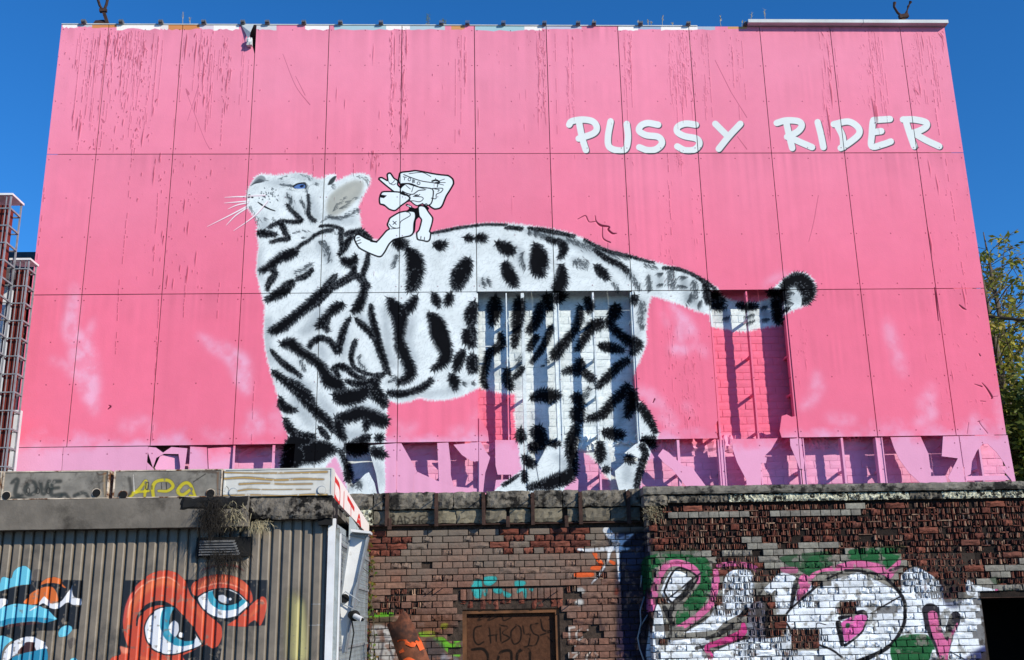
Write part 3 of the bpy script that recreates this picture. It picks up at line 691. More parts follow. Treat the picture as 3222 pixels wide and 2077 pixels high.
    for s, ww in (("H 655 190 740 225 870 268 1000 288 1065 300 1062 340", 2.4), ("H 720 180 840 165 900 170 985 215", 1.8), ("H 1000 270 1050 258 1090 285 1040 292", 5), ("H 1070 300 1140 318", 1.6), ("H 1090 265 1150 245", 1.6), ("H 1050 270 1040 235", 1.6), ("H 1080 285 1160 288", 1.6), ("H 1005 358 1125 358 1108 402 1052 430 1045 482 990 476", 2.2), ("H 1030 365 1085 375 1070 395", 2),
                  ("H 640 390 700 420 770 428 835 385 915 376", 2.6), ("H 680 320 735 365", 1.6), ("H 775 325 752 400", 1.6), ("H 690 430 715 445 735 440", 3), ("H 785 440 820 455 850 430", 2), ("H 800 440 822 438", 4), ("H 700 520 765 508 845 520 890 490 872 462 770 455", 2), ("H 880 540 905 555 930 545 945 565", 3), ("H 640 400 680 440 620 420", 4),
                  ("H 470 270 490 300 520 290 545 260", 1.6), ("H 485 300 530 315 560 300", 1.6), ("H 690 560 745 580", 6)):
        cv.line(s, BK, w=ww)
    cv.poly(pts("H 690 558 740 572 745 588 705 572"), WH)
    fig("H 480 760 500 720 600 660 700 640 780 648 792 700 772 780 765 885 730 925 620 948 530 972 470 1030 420 1120 380 1172 340 1174 230 1130 120 1070 70 980 77 937 110 925 190 970 250 995 330 1010 390 950 450 880 492 850 467 800", 3.4)
    fig("H 840 590 870 576 910 590 950 650 998 720 985 800 960 880 974 900 965 970 940 993 880 980 830 968 822 900 850 862 880 740 850 690", 3.2)
    for s, ww in (("H 480 790 520 830 600 835 620 760 730 690 720 650 690 645", 2), ("H 525 755 565 795", 2), ("H 565 758 525 795", 2), ("H 610 835 500 850", 2), ("H 80 1000 130 980", 2), ("H 95 1030 140 1015", 2), ("H 85 960 120 950", 2), ("H 862 970 865 940", 2), ("H 905 980 908 950", 2), ("H 255 1000 330 1012", 3)):
        cv.line(s, BK, w=ww)
    for s in ("H 648 217 688 224", "H 668 222 664 255", "H 718 232 708 250 722 268 738 258 740 238 722 230", "H 765 250 760 285", "H 765 250 790 262 768 268 790 282 762 287", "H 825 280 818 298 832 312 850 305 852 285 832 278"):
        cv.line(s, (72, 78, 86), w=2.2)
    # screw heads along the joints, cracks, paint flakes with their shadows painted in
    H = np.full((h, w), 0.5, np.float32); W = cv.new()
    xs_ = [-0.794+0.04]+sum([[1.25*i-0.045, 1.25*i+0.045] for i in range(12)], [])+[14.55-0.04]+[1.25*i+0.625 for i in range(11)]+[-0.4, 14.15]
    u = []
    for r_ in range(4):
        z1 = ZR+(3-r_)*RH
        for f_ in (0.04, 0.32, 0.6, 0.96):
            for x in xs_:
                if r_ < 3 or f_ < 0.4: u.append((x+R.randn()*0.004, (z1-f_*RH) if r_ < 3 else z1-f_*1.4-0.06))
    U_ = cv.wz(u); S_ = cv.new()
    for q in U_:
        if 2 < q[0] < w-3 and 2 < q[1] < h-3:
            r = 1.5*cv.ppm/150; a = np.linspace(0, 6.283, 7)[:-1]; cv.quad(np.stack([q[0]+np.cos(a)*r, q[1]+np.sin(a)*r], 1), S_)
    wall_tone = np.clip(cv.c*np.array([0.62, 0.45, 0.5], np.float32), 0, 1)
    cv.comp(S_, wall_tone, 0.8); H += S_*0.25
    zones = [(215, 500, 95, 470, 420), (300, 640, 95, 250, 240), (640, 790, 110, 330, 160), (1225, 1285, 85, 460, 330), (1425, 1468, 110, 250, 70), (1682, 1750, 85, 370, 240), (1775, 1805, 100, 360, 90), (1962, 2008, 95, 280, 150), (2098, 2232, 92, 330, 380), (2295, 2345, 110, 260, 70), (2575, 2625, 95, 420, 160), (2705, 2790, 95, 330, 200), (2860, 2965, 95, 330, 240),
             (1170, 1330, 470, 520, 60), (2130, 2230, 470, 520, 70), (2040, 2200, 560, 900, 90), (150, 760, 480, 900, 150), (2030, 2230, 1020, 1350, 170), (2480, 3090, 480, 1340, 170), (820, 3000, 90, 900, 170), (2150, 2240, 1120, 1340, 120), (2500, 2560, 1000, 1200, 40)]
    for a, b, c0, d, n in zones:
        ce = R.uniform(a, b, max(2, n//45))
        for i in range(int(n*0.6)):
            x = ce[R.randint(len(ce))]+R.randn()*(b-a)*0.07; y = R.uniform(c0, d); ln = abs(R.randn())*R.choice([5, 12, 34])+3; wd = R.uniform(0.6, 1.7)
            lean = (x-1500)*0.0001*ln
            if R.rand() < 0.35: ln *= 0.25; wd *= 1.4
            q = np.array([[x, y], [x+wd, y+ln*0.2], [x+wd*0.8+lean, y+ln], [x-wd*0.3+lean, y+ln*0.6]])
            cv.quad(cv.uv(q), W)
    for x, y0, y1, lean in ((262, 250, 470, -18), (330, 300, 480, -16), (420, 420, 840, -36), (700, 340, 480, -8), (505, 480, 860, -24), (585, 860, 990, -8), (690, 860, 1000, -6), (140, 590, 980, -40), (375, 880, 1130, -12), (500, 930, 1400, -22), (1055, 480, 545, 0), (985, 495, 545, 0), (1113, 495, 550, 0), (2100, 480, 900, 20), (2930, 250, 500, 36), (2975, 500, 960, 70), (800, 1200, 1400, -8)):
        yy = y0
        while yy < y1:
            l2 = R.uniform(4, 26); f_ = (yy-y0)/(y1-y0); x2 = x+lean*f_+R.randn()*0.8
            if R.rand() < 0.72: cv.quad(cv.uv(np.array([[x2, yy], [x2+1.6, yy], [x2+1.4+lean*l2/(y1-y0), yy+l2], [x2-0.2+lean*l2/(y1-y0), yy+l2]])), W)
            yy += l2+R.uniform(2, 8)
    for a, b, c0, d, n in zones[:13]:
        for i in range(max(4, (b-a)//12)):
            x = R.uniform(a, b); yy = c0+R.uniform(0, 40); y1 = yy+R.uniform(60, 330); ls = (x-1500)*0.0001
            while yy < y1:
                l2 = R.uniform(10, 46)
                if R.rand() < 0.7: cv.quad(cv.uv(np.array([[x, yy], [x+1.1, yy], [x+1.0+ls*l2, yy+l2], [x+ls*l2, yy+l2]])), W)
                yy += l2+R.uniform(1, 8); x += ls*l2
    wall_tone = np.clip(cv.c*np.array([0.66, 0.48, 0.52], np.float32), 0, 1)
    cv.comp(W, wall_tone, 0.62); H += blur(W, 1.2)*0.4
    CR = cv.new(); SC = cv.new()
    for s in ("I 1300 192 6 1390 150 10 1420 200 10 1445 228 8 1520 218 8", "I 1510 150 6 1525 220 12 1580 268 26 1680 285 18 1670 320 22 1720 365 22 1770 365 8", "I 1600 285 8 1600 400 10 1630 445 14 1695 475 14", "I 1665 480 4 1662 580 3", "J 1790 35 5 1880 65 14", "J 1880 20 6 1940 90 16 2000 190 22 1990 215 6", "J 1860 240 6 1925 245 5", "J 1830 490 8 1890 468 10 1850 500 6 1950 630 6", "J 1700 640 3 1720 500 3",
              "J 2000 190 4 2070 180 2", "X 3018 960 3 3030 970 5 3040 975 2", "X 2940 905 2 2945 940 5 2952 1010 2", "X 3080 1113 2 3084 1120 4", "X 2575 615 2 2560 700 2 2545 760 1.5", "X 625 270 2 590 380 1", "X 590 300 1.5 640 430 1.5 660 470 2", "X 890 170 1.5 930 270 2 975 330 3", "X 930 240 1.5 960 300 2.5", "X 2250 190 2 2300 290 2.5", "X 2300 290 2 2350 370 2.5", "X 2320 430 2 2350 470 3", "L 745 1030 6 765 1010 12 750 1000 4", "G 210 260 10 230 215 16", "G 640 470 6 655 440 12", "X 585 280 3 592 295 9 590 300 2", "X 320 375 4 326 384 8"):
        cv.cover(cv.uv(stroke_poly(spts(s))), SC if s[0] == 'X' and float(s.split()[1]) < 2600 else CR)
    cv.comp(CR, (96, 28, 48), 0.9); cv.comp(SC, (140, 60, 84), 0.45); H -= blur(CR, 1.2)*0.5
    H += (fbm(h, w, 6, 300, 3)-0.5)*0.03
    return np.clip(H, 0, 1)
ZR, RH = 4.341655, 2.428827                # height of the third joint line, height of a panel row
PPM = 180
cvA = Canvas(-0.85, 14.65, 3.4, 11.72, PPM, 0.0)
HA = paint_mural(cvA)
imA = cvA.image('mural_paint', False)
cvH = Canvas(-0.85, 14.65, 3.4, 11.72, PPM, 0.0); cvH.c[:] = HA[..., None]
imH = cvH.image('mural_relief', False); imH.colorspace_settings.name = 'Non-Color'
DEEP = 0.30                                # depth of the gap behind the cladding
cvB = Canvas(2.2, 14.65, 3.4, 9.4, PPM, DEEP)
paint_mural(cvB, False)
imB = cvB.image('mural_paint_on_blockwork', False)
# ------------------------------------------------------------------ materials
def new_mat(name, rough=0.8, spec=0.3):
    m = bpy.data.materials.new(name); m.use_nodes = True
    b = m.node_tree.nodes['Principled BSDF']
    b.inputs['Roughness'].default_value = rough
    b.inputs['Specular IOR Level'].default_value = spec
    return m, m.node_tree.nodes, m.node_tree.links, b
def lin(c):
    return tuple((v/255/12.92 if v/255 <= 0.04045 else ((v/255+0.055)/1.055)**2.4) for v in c)+(1.0,)
def N(nodes, t, **kw):
    n = nodes.new(t)
    for k, v in kw.items(): setattr(n, k, v)
    return n
def noise(nodes, links, vec, scale, detail=5, rough=0.6):
    n = N(nodes, 'ShaderNodeTexNoise'); n.inputs['Scale'].default_value = scale; n.inputs['Detail'].default_value = detail; n.inputs['Roughness'].default_value = rough
    if vec is not None: links.new(vec, n.inputs['Vector'])
    return n
def ramp(nodes, links, fac, stops):
    r = N(nodes, 'ShaderNodeValToRGB'); e = r.color_ramp.elements
    while len(e) < len(stops): e.new(0.5)
    for i, (p, c) in enumerate(stops):
        e[i].position = p; e[i].color = c if len(c) == 4 else lin(c)
    links.new(fac, r.inputs['Fac']); return r
def mix(nodes, links, fac, a, b, mode='MIX'):
    n = N(nodes, 'ShaderNodeMix'); n.data_type = 'RGBA'; n.blend_type = mode
    for sck, v in ((n.inputs[0], fac), (n.inputs[6], a), (n.inputs[7], b)):
        if hasattr(v, 'is_linked') or hasattr(v, 'links'): links.new(v, sck)
        else: sck.default_value = v
    return n.outputs[2]
def math_(nodes, links, op, a, b=None, clamp=False):
    n = N(nodes, 'ShaderNodeMath'); n.operation = op; n.use_clamp = clamp
    for i, v in enumerate((a, b)):
        if v is None: continue
        if hasattr(v, 'links'): links.new(v, n.inputs[i])
        else: n.inputs[i].default_value = v
    return n.outputs[0]
def bump(nodes, links, b, h, strength=0.5, dist=0.01, prev=None):
    n = N(nodes, 'ShaderNodeBump'); n.inputs['Strength'].default_value = strength; n.inputs['Distance'].default_value = dist
    links.new(h, n.inputs['Height'])
    if prev is not None: links.new(prev, n.inputs['Normal'])
    links.new(n.outputs['Normal'], b.inputs['Normal']); return n.outputs['Normal']
def position(nodes): return N(nodes, 'ShaderNodeNewGeometry').outputs['Position']
def paint_tex(nodes, links, pos, im, cv, axis='X'):
    """flat paint laid straight onto the wall: (x,z) of the place -> the paint"""
    s = N(nodes, 'ShaderNodeSeparateXYZ'); links.new(pos, s.inputs[0])
    u = math_(nodes, links, 'DIVIDE', math_(nodes, links, 'SUBTRACT', s.outputs[axis], cv.x0), cv.x1-cv.x0)
    v = math_(nodes, links, 'DIVIDE', math_(nodes, links, 'SUBTRACT', s.outputs['Z'], cv.z0), cv.z1-cv.z0)
    c = N(nodes, 'ShaderNodeCombineXYZ'); links.new(u, c.inputs[0]); links.new(v, c.inputs[1])
    t = N(nodes, 'ShaderNodeTexImage'); t.image = im; t.extension = 'EXTEND'; t.interpolation = 'Linear'
    links.new(c.outputs[0], t.inputs['Vector']); return t
def mural_mat(name, im, cv, relief):
    m, n, l, b = new_mat(name, 0.85, 0.08)
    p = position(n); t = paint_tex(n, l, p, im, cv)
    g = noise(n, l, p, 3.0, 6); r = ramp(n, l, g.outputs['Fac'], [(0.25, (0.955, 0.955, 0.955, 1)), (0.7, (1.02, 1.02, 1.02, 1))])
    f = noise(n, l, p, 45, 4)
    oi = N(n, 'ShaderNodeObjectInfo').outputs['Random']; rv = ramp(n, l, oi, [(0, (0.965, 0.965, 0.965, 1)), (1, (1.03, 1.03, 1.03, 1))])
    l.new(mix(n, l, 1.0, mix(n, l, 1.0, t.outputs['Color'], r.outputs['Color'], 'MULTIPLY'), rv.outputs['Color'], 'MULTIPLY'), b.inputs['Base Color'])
    pv = bump(n, l, b, f.outputs['Fac'], 0.25, 0.008)
    big = noise(n, l, p, 1.6, 2); pv = bump(n, l, b, big.outputs['Fac'], 0.2, 0.02, pv)
    if relief is not None:
        h = paint_tex(n, l, p, relief, cv); bump(n, l, b, h.outputs['Color'], 0.9, 0.02, pv)
    return m
M = {}
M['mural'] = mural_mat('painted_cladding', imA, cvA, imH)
M['mural_back'] = mural_mat('painted_blockwork', imB, cvB, None)

def simple(name, rgb, rough=0.7, var=0.25, scale=8, bscale=40, bstr=0.3, bdist=0.005, stain=None, stain_scale=3, stain_lo=0.5, stain_hi=0.62, metallic=0, spec=0.3):
    m, n, l, b = new_mat(name, rough, spec); p = position(n)
    g = noise(n, l, p, scale, 6)
    d = tuple(v*(1-var) for v in rgb); u = tuple(min(255, v*(1+var*0.6)) for v in rgb)
    c = ramp(n, l, g.outputs['Fac'], [(0.3, d), (0.7, u)]).outputs['Color']
    if stain:
        s = noise(n, l, p, stain_scale, 8, 0.68); f = ramp(n, l, s.outputs['Fac'], [(stain_lo, (0, 0, 0, 1)), (stain_hi, (1, 1, 1, 1))])
        c = mix(n, l, f.outputs['Color'], c, lin(stain))
    l.new(c, b.inputs['Base Color']); b.inputs['Metallic'].default_value = metallic
    q = noise(n, l, p, bscale, 5); bump(n, l, b, q.outputs['Fac'], bstr, bdist)
    return m
M['concrete'] = simple('sooty_concrete', (116, 110, 100), 0.95, 0.35, 7, 26, 0.9, 0.02, (30, 28, 26), 5.5, 0.5, 0.6)
M['concrete_pale'] = simple('pale_weathered_concrete', (150, 142, 122), 0.95, 0.3, 9, 30, 0.9, 0.02, (44, 41, 38), 6, 0.52, 0.6)
M['plaster'] = simple('crumbling_pale_plaster', (206, 206, 184), 0.95, 0.35, 30, 60, 1.0, 0.03, (46, 44, 38), 14, 0.5, 0.56)
M['roof_slab'] = simple('grey_cement_coping', (118, 114, 106), 0.95, 0.25, 5, 30, 0.7, 0.012, (34, 33, 32), 4, 0.53, 0.6)
M['mortar'] = simple('dark_old_mortar', (62, 52, 46), 0.98, 0.4, 20, 60, 0.9, 0.01)
M['mortar_black'] = simple('sooty_core', (34, 27, 24), 0.98, 0.4, 20, 60, 0.9, 0.01)  # backing blackened so the deep gaps between bricks look shaded
M['rust'] = simple('rusty_iron', (64, 46, 40), 0.9, 0.35, 12, 60, 0.6, 0.004)
M['black'] = simple('black_rubber', (20, 20, 21), 0.8, 0.2, 10, 60, 0.2, 0.003)
M['dark_room'] = simple('dark_interior', (14, 13, 13), 0.95, 0.2, 3, 20, 0.2, 0.003)  # near-black colour holds the shade of the open doorway
M['white'] = simple('white_enamel', (222, 224, 226), 0.4, 0.06, 5, 40, 0.1, 0.002, (150, 140, 120), 4, 0.66, 0.74)
M['steel'] = simple('grey_galvanised_steel', (150, 156, 162), 0.5, 0.15, 9, 60, 0.15, 0.002, metallic=0.3)
M['coping'] = simple('pale_metal_coping', (196, 204, 206), 0.5, 0.1, 2, 30, 0.15, 0.003)
M['clip'] = simple('dull_aluminium', (104, 106, 110), 0.6, 0.2, 20, 60, 0.2, 0.002)
M['fascia'] = simple('grey_cement_fascia', (112, 106, 98), 0.95, 0.16, 4, 35, 0.5, 0.006, (64, 60, 55), 2.2, 0.56, 0.72)
M['fascia_dark'] = simple('peeling_tarred_fascia', (112, 106, 98), 0.95, 0.3, 12, 35, 0.9, 0.015, (14, 13, 13), 3.2, 0.47, 0.52)
M['ground'] = simple('yard_asphalt', (66, 64, 62), 0.95, 0.25, 2, 40, 0.5, 0.01)
M['body'] = simple('grey_render', (120, 115, 108), 0.95, 0.15, 3, 30, 0.3, 0.005)
M['straw'] = simple('dry_straw', (176, 164, 132), 0.9, 0.3, 20, 60, 0.1, 0.001)
M['soot_straw'] = simple('blackened_straw', (44, 40, 36), 0.9, 0.3, 20, 60, 0.1, 0.001)
M['tower_red'] = simple('red_brown_lagging', (112, 40, 32), 0.8, 0.2, 3, 40, 0.2, 0.004)
M['tower_orange'] = simple('orange_pipe', (196, 92, 60), 0.7, 0.15, 4, 40, 0.2, 0.003)
M['board_white'] = simple('white_weatherboard', (214, 216, 220), 0.8, 0.1, 4, 40, 0.2, 0.003)
M['bark'] = simple('grey_bark', (92, 82, 70), 0.95, 0.3, 12, 40, 0.8, 0.01)
M['wood'] = simple('brown_door_timber', (104, 70, 46), 0.8, 0.3, 6, 50, 0.3, 0.003)
# ------------------------------------------------------------------ setting
g = MB().add([(-600, -120, -0.2), (600, -120, -0.2), (600, 900, -0.2), (-600, 900, -0.2)], [(0, 1, 2, 3)]).build('ground', M['ground'], kind='structure')

# ------------------------------------------------------------------ the mural building
XL, XR = -0.794, 14.551
ZT = ZR+3*RH
bld = thing('mural_building', (6.9, 0, -0.2), 'tall windowless building clad in pink panels with the big white cat mural', 'building')
MB().box(XL+0.02, XR-0.02, DEEP+0.06, 9.0, -0.2, ZT-0.03).build('body', M['body'], bld)
XS = [XL]+[1.25*i for i in range(12)]+[XR]
GAP = 0.006
TH = 0.009
R4 = random.Random(4)
def panel(poly, tilt=True, y=0.0, name='wall_panel'):
    dy = R4.uniform(-0.002, 0.002) if tilt else 0
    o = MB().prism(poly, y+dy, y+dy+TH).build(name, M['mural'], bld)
    return o
broken = {(3, 6), (3, 7), (3, 9)}
for r_ in range(1, 4):
    z1 = ZR+(4-r_)*RH-GAP; z0 = ZR+(3-r_)*RH+GAP
    for c_ in range(13):
        if (r_, c_) in broken: continue
        x0 = XS[c_]+(GAP if c_ else 0); x1 = XS[c_+1]-(GAP if c_ < 12 else 0)
        if (r_, c_) == (1, 2):
            poly = [(x0, z0), (x1, z0), (x1, z1-0.55), (x1-0.05, z1-0.36), (x1-0.12, z1-0.12), (x1-0.22, z1-0.02), (x1-0.3, z1), (x0, z1)]
        elif (r_, c_) == (3, 8):
            poly = [(x0, z0), (x1-0.02, z0), (x1-0.05, z0+0.2), (x1, z0+0.28), (x1, z1), (x0, z1)]
        else:
            poly = [(x0, z0), (x1, z0), (x1, z1), (x0, z1)]
        panel(poly)
# torn strip of plastic sheet hanging at the broken corner
q = MB(); xa = 2.5-0.13; za = ZT
q.add([(xa-0.13, -0.012, za-0.005), (xa+0.1, -0.05, za-0.02), (xa+0.06, -0.09, za-0.2), (xa+0.03, -0.06, za-0.34), (xa-0.03, -0.04, za-0.2)], [(0, 4, 2, 1), (4, 3, 2)])
q.rough(xa+0.0, xa+0.09, -0.1, -0.03, za-0.44, za-0.3, 3, 3, 0.015, 3)
q.build('torn_sheet', M['coping'], bld)
# pieces left of the cut-up bottom row
FRAG = ["L 18 1322 404 1318 388 1560 -4 1560", "L 408 1318 1048 1311 1030 1560 392 1560", "L 1052 1314 1110 1320 1172 1365 1110 1398 1085 1470 1045 1350", "L 1225 1315 1345 1325 1330 1440 1315 1560 1292 1460 1280 1368 1150 1366",
 "L 1368 1312 1493 1318 1503 1560 1355 1560", "L 1040 1430 1085 1475 1135 1530 1135 1560 1035 1560",
 "C 440 668 652 666 640 1000 300 1000 420 900", "C 658 666 985 664 985 960 1015 1240 640 1240 648 1000", "C 1218 690 1330 680 1530 664 1523 1240 1380 1240 1340 1195 1310 1000", "C 1537 664 1580 666 1690 860 1750 970 1720 1010 1702 1240 1530 1240",
 "C 1012 1150 1140 1050 1185 1000 1230 975 1290 1090 1325 1240 1020 1240", "C 1752 972 1960 1066 2140 1128 2389 1152 2389 1240 1706 1240 1722 1012", "C 1965 662 2085 657 2110 880 2110 1000 2138 1126 1985 1088", "C 2140 680 2380 658 2375 866 2320 850 2230 790",
 "E 105 440 150 500 210 600 225 728 105 728", "E 104 738 130 738 180 840 240 920 180 1110 150 1380 104 1380 104 968", "E 0 740 96 738 96 968 0 965", "E 300 710 645 712 645 860 640 1100 690 1380 285 1380 310 1195 495 1186 495 1130 330 1130 305 1020",
 "E 700 830 790 1015 830 1250 870 1380 690 1380 690 900", "E 1078 728 910 780 885 870 800 1020 835 1225 870 1380 1078 1380", "E 1090 726 1168 712 1185 850 1260 1135 1310 1195 1300 1380 1090 1380", "E 1525 715 1665 725 1680 860 1705 950 1700 1210 1545 990 1525 960",
 "E 1865 870 2000 760 2115 730 2230 925 2120 970 1990 905", "E 1750 1085 1890 965 2110 972 2080 1100 2010 1380 1815 1380 1760 1170",
 "G 270 900 330 820 400 860 570 1020 690 1040 725 1100 860 1280 880 1340 640 1340 615 1280 450 1070 345 990", "G 1160 700 1720 690 1640 830 1555 910 1590 925 1580 990 1520 990 1520 1340 1355 1340 1340 1190 1230 980 1180 830", "G 1870 695 1968 690 1985 900 2000 1060 1985 1060 1950 960 1875 780", "G 1976 690 2005 690 2010 840 2045 960 2040 1062 2005 1060 1992 900",
 "G 1770 420 1830 400 1890 430 1945 420 1966 678 1770 680 1745 600",
 "J 775 675 1140 670 1235 880 1255 1040 1290 1095 1265 1100 1265 1145 1440 1140 1480 1300 1180 1300 1140 1235 1000 1105 880 940 820 810", "J 1410 665 1598 661 1690 1300 1570 1300 1470 1165 1590 930 1395 905",
 "J 1608 660 2188 650 2305 1300 2250 1240 2235 1190 2140 1075 2185 1060 2140 970 2060 860 1950 755 1890 755 1820 840 1760 970 1745 1120 1690 1150 1720 1300 1700 1300"]
for i, s in enumerate(FRAG):
    poly = unproj(pts(s), 0.0)
    panel([tuple(v) for v in poly], True, 0.0, 'broken_panel')
# two pieces that have tipped inwards
for s, tl in (("L 1140 1376 1276 1374 1283 1450 1308 1560 1135 1560 1097 1470", 0.22), ("L 1500 1325 1686 1308 1676 1560 1507 1560", 0.14)):
    poly = unproj(pts(s), 0.0); zc = max(v[1] for v in poly); xc = min(v[0] for v in poly)
    m_ = MB().prism([tuple(v) for v in poly], 0.0, TH)
    m_.v = [(x, y+(zc-z)*tl*0.35+(x-xc)*tl+0.004, z) for x, y, z in m_.v]
    m_.build('broken_panel', M['mural'], bld)
# upright rails behind the cladding, with their brackets
def rail(x, z0, z1, w, name='rail', mat='mural'):
    y0 = 0.016
    q = MB()
    if w > 0.05:
        q.box(x-w/2, x-w/2+0.016, y0, y0+0.12, z0, z1); q.box(x+w/2-0.016, x+w/2, y0, y0+0.12, z0, z1); q.box(x-w/2+0.016, x+w/2-0.016, y0+0.012, y0+0.03, z0, z1)
    else:
        q.box(x-w/2, x+w/2, y0, y0+0.006, z0, z1); q.box(x-w/2, x-w/2+0.007, y0+0.006, y0+0.115, z0, z1)
    o = q.build(name, M[mat], bld); z = z0+0.35
    while z < z1-0.1:
        MB().box(x-0.02, x+0.02, y0+0.03, DEEP+0.02, z, z+0.035).build('rail_bracket', M['mural_back'], bld); z += 0.62
    return o
zb = 3.45
for x, w, z1 in ((6.25, 0.028, ZR+RH-0.02), (6.72, 0.018, ZR+RH-0.02), (6.98, 0.05, ZR+RH-0.02), (7.52, 0.088, ZR+RH-0.02), (8.12, 0.028, ZR+RH-0.02), (8.74, 0.03, ZR+RH-0.02), (10.02, 0.03, ZR+RH-0.02), (10.62, 0.026, ZR+RH-0.02), (11.235, 0.028, ZR+RH-0.02)):
    rail(x, zb, z1, w)
for x, w in ((2.52, 0.03), (3.12, 0.04), (5.65, 0.04), (9.35, 0.04), (10.02, 0.1), (11.28, 0.09), (11.93, 0.035), (12.52, 0.11), (14.1, 0.03)):
    rail(x, zb, ZR-0.01, w)
p0 = at(*(pts("J 1690 1140")[0]), 0.0); p1 = at(*(pts("J 2230 1168")[0]), 0.0)
MB().box(p0.x, p1.x, 0.012, 0.04, p1.z-0.03, p0.z-0.005).build('rail', M['mural'], bld)
MB().box(6.27, 6.7, 0.018, 0.04, 5.86, 5.875).build('rail', M['mural'], bld)
# blockwork behind: bricks 25 x 11 cm, joints recessed
blk = []
ch = 0.1135
def open_at(x, z):
    if z < ZR+0.06: return x > 2.2 and z > 3.55
    return (6.0 < x < 8.95 or 9.75 < x < 11.4) and z < ZR+RH+0.05
zi = 0; z = 3.42
while z < ZR+RH+0.1:
    x = 1.9+(0.128 if zi % 2 else 0.0)
    while x < XR-0.05:
        L_ = 0.248
        if open_at(x+0.12, z+0.05) and not (ZR-0.17 < z+0.05 < ZR+0.06): blk.append((x, z, L_))
        x += L_+0.006
    z += ch+0.007; zi += 1
MB().box(1.6, XR-0.03, DEEP+0.012, DEEP+0.058, 3.3, ZR+RH+0.3).build('mortar_bed', M['mural_back'], bld)
R5 = random.Random(5)
vari = []
for k in range(4):
    q = MB().rough(0.0, 0.248, 0.0, 0.05, 0.0, ch, 4, 2, 0.003, 40+k, 0.006)
    vari.append(q.mesh('block', M['mural_back']))
blk.sort(key=lambda b: (b[1] < ZR-0.45, abs(b[0]-8.5)))
rl = root_loc(bld)
for x, z, L_ in blk[:300]:
    o = bpy.data.objects.new('block', vari[R5.randrange(4)]); o.location = Vector((x, DEEP+R5.uniform(-0.004, 0.004), z))-rl; put(o, bld)
q = MB()
for i, (x, z, L_) in enumerate(blk[300:]): q.rough(x, x+L_, DEEP+R5.uniform(-0.004, 0.004), DEEP+0.05, z, z+ch, 3, 2, 0.003, 900+i, 0.006)
q.build('blockwork', M['mural_back'], bld, kind='stuff')
# rough concrete ring beam at the foot of the tall openings
q = MB().rough(2.3, 14.4, DEEP-0.012, DEEP+0.05, ZR-0.165, ZR+0.05, 150, 4, 0.022, 61, 0.03)
q.build('ring_beam', M['mural_back'], bld)
for k, (xa, xb) in enumerate(((6.9, 7.5), (7.55, 8.2), (8.3, 8.9), (9.95, 10.5), (10.5, 11.15), (11.4, 11.9), (12.0, 12.45), (8.95, 9.5))):
    MB().rough(xa+0.1, xb-0.1, DEEP-0.045, DEEP+0.0, ZR-0.12+R5.uniform(-.02, .1), ZR+0.06+R5.uniform(-.04, .06), 12, 4, 0.03, 70+k, 0.03).build('mortar_lump', M['mural_back'], bld)
# roof edge: clips, pale metal coping on the right
cx_ = [262, 380, 505, 640, 763, 840, 955, 1070, 1198, 1388, 1470, 1583, 1712, 1818, 1868, 2015, 2165, 2345]
for i, x in enumerate(cx_):
    X = unproj([(x, 80)], -0.03)[0][0]; q = MB(); zt = ZT+0.012
    for k in range(4): q.box(X-0.03+k*0.019, X-0.019+k*0.019, -0.075, 0.03, zt, zt+0.038+0.008*(k % 2))
    q.box(X-0.034, X+0.042, -0.05, 0.12, zt-0.014, zt+0.002)
    q.build('roof_clip', M['clip'], bld)
MB().box(XL, XR-4.4, -0.012, 0.5, ZT-0.004, ZT+0.012).build('roof_flashing', M['coping'], bld)
xa = unproj([(2354, 76)], -0.1)[0][0]
for a_, b_ in ((xa, 13.05), (13.06, XR+0.02)):
    MB().box(a_, b_, -0.13, 0.4, ZT+0.0, ZT+0.062).build('coping', M['coping'], bld)
# forked iron brackets standing on the roof edge
q = MB(); a = at(345, 74, 0.15); f_ = at(326, 36, 0.15)
q.bar(a+Vector((0, 0, -0.1)), f_, 0.05, 0.06)
q.tube([f_, at(314, 18, 0.15), at(304, -14, 0.15)], 0.024); q.tube([f_, at(335, 14, 0.15), at(341, -14, 0.15)], 0.024)
q.bar(f_+Vector((-0.06, -0.02, 0)), f_+Vector((0.06, -0.02, 0.01)), 0.06)
br = thing('roof_bracket', (a.x, 0.15, ZT), 'rusty forked bracket leaning left on the roof edge above the pink wall', 'bracket', 'forked iron brackets on the roof edge')
q.build('fork', M['rust'], br)
o = MB().add([tuple(at(290, 76, 0.1)), tuple(at(300, 64, 0.2)), tuple(at(326, 62, 0.2)), tuple(at(346, 74, 0.1)), (at(290, 76, 0.1).x, 0.35, ZT), (at(346, 74, 0.1).x, 0.35, ZT)], [(0, 3, 2, 1), (0, 1, 4), (3, 5, 2), (1, 2, 5, 4)]).build('base_plate', M['rust'], br)
q = MB(); a = at(2838, 72, 0.0); f_ = at(2842, 56, 0.0)
q.bar(a+Vector((0, 0, -0.03)), f_, 0.07, 0.08)
q.tube([f_, at(2824, 40, 0.0), at(2813, 22, 0.0), at(2815, 8, 0.0)], [0.024, 0.022, 0.02, 0.03]); q.tube([f_, at(2853, 38, 0.0), at(2858, 20, 0.0), at(2865, 6, 0.0)], [0.024, 0.022, 0.024, 0.03])
q.bar(f_+Vector((-0.08, -0.02, 0)), f_+Vector((0.08, -0.02, 0.03)), 0.07)
br = thing('roof_bracket', (a.x, 0.0, ZT+0.06), 'black forked bracket standing on the pale metal coping at the right', 'bracket', 'forked iron brackets on the roof edge')
q.build('fork', M['rust'], br)
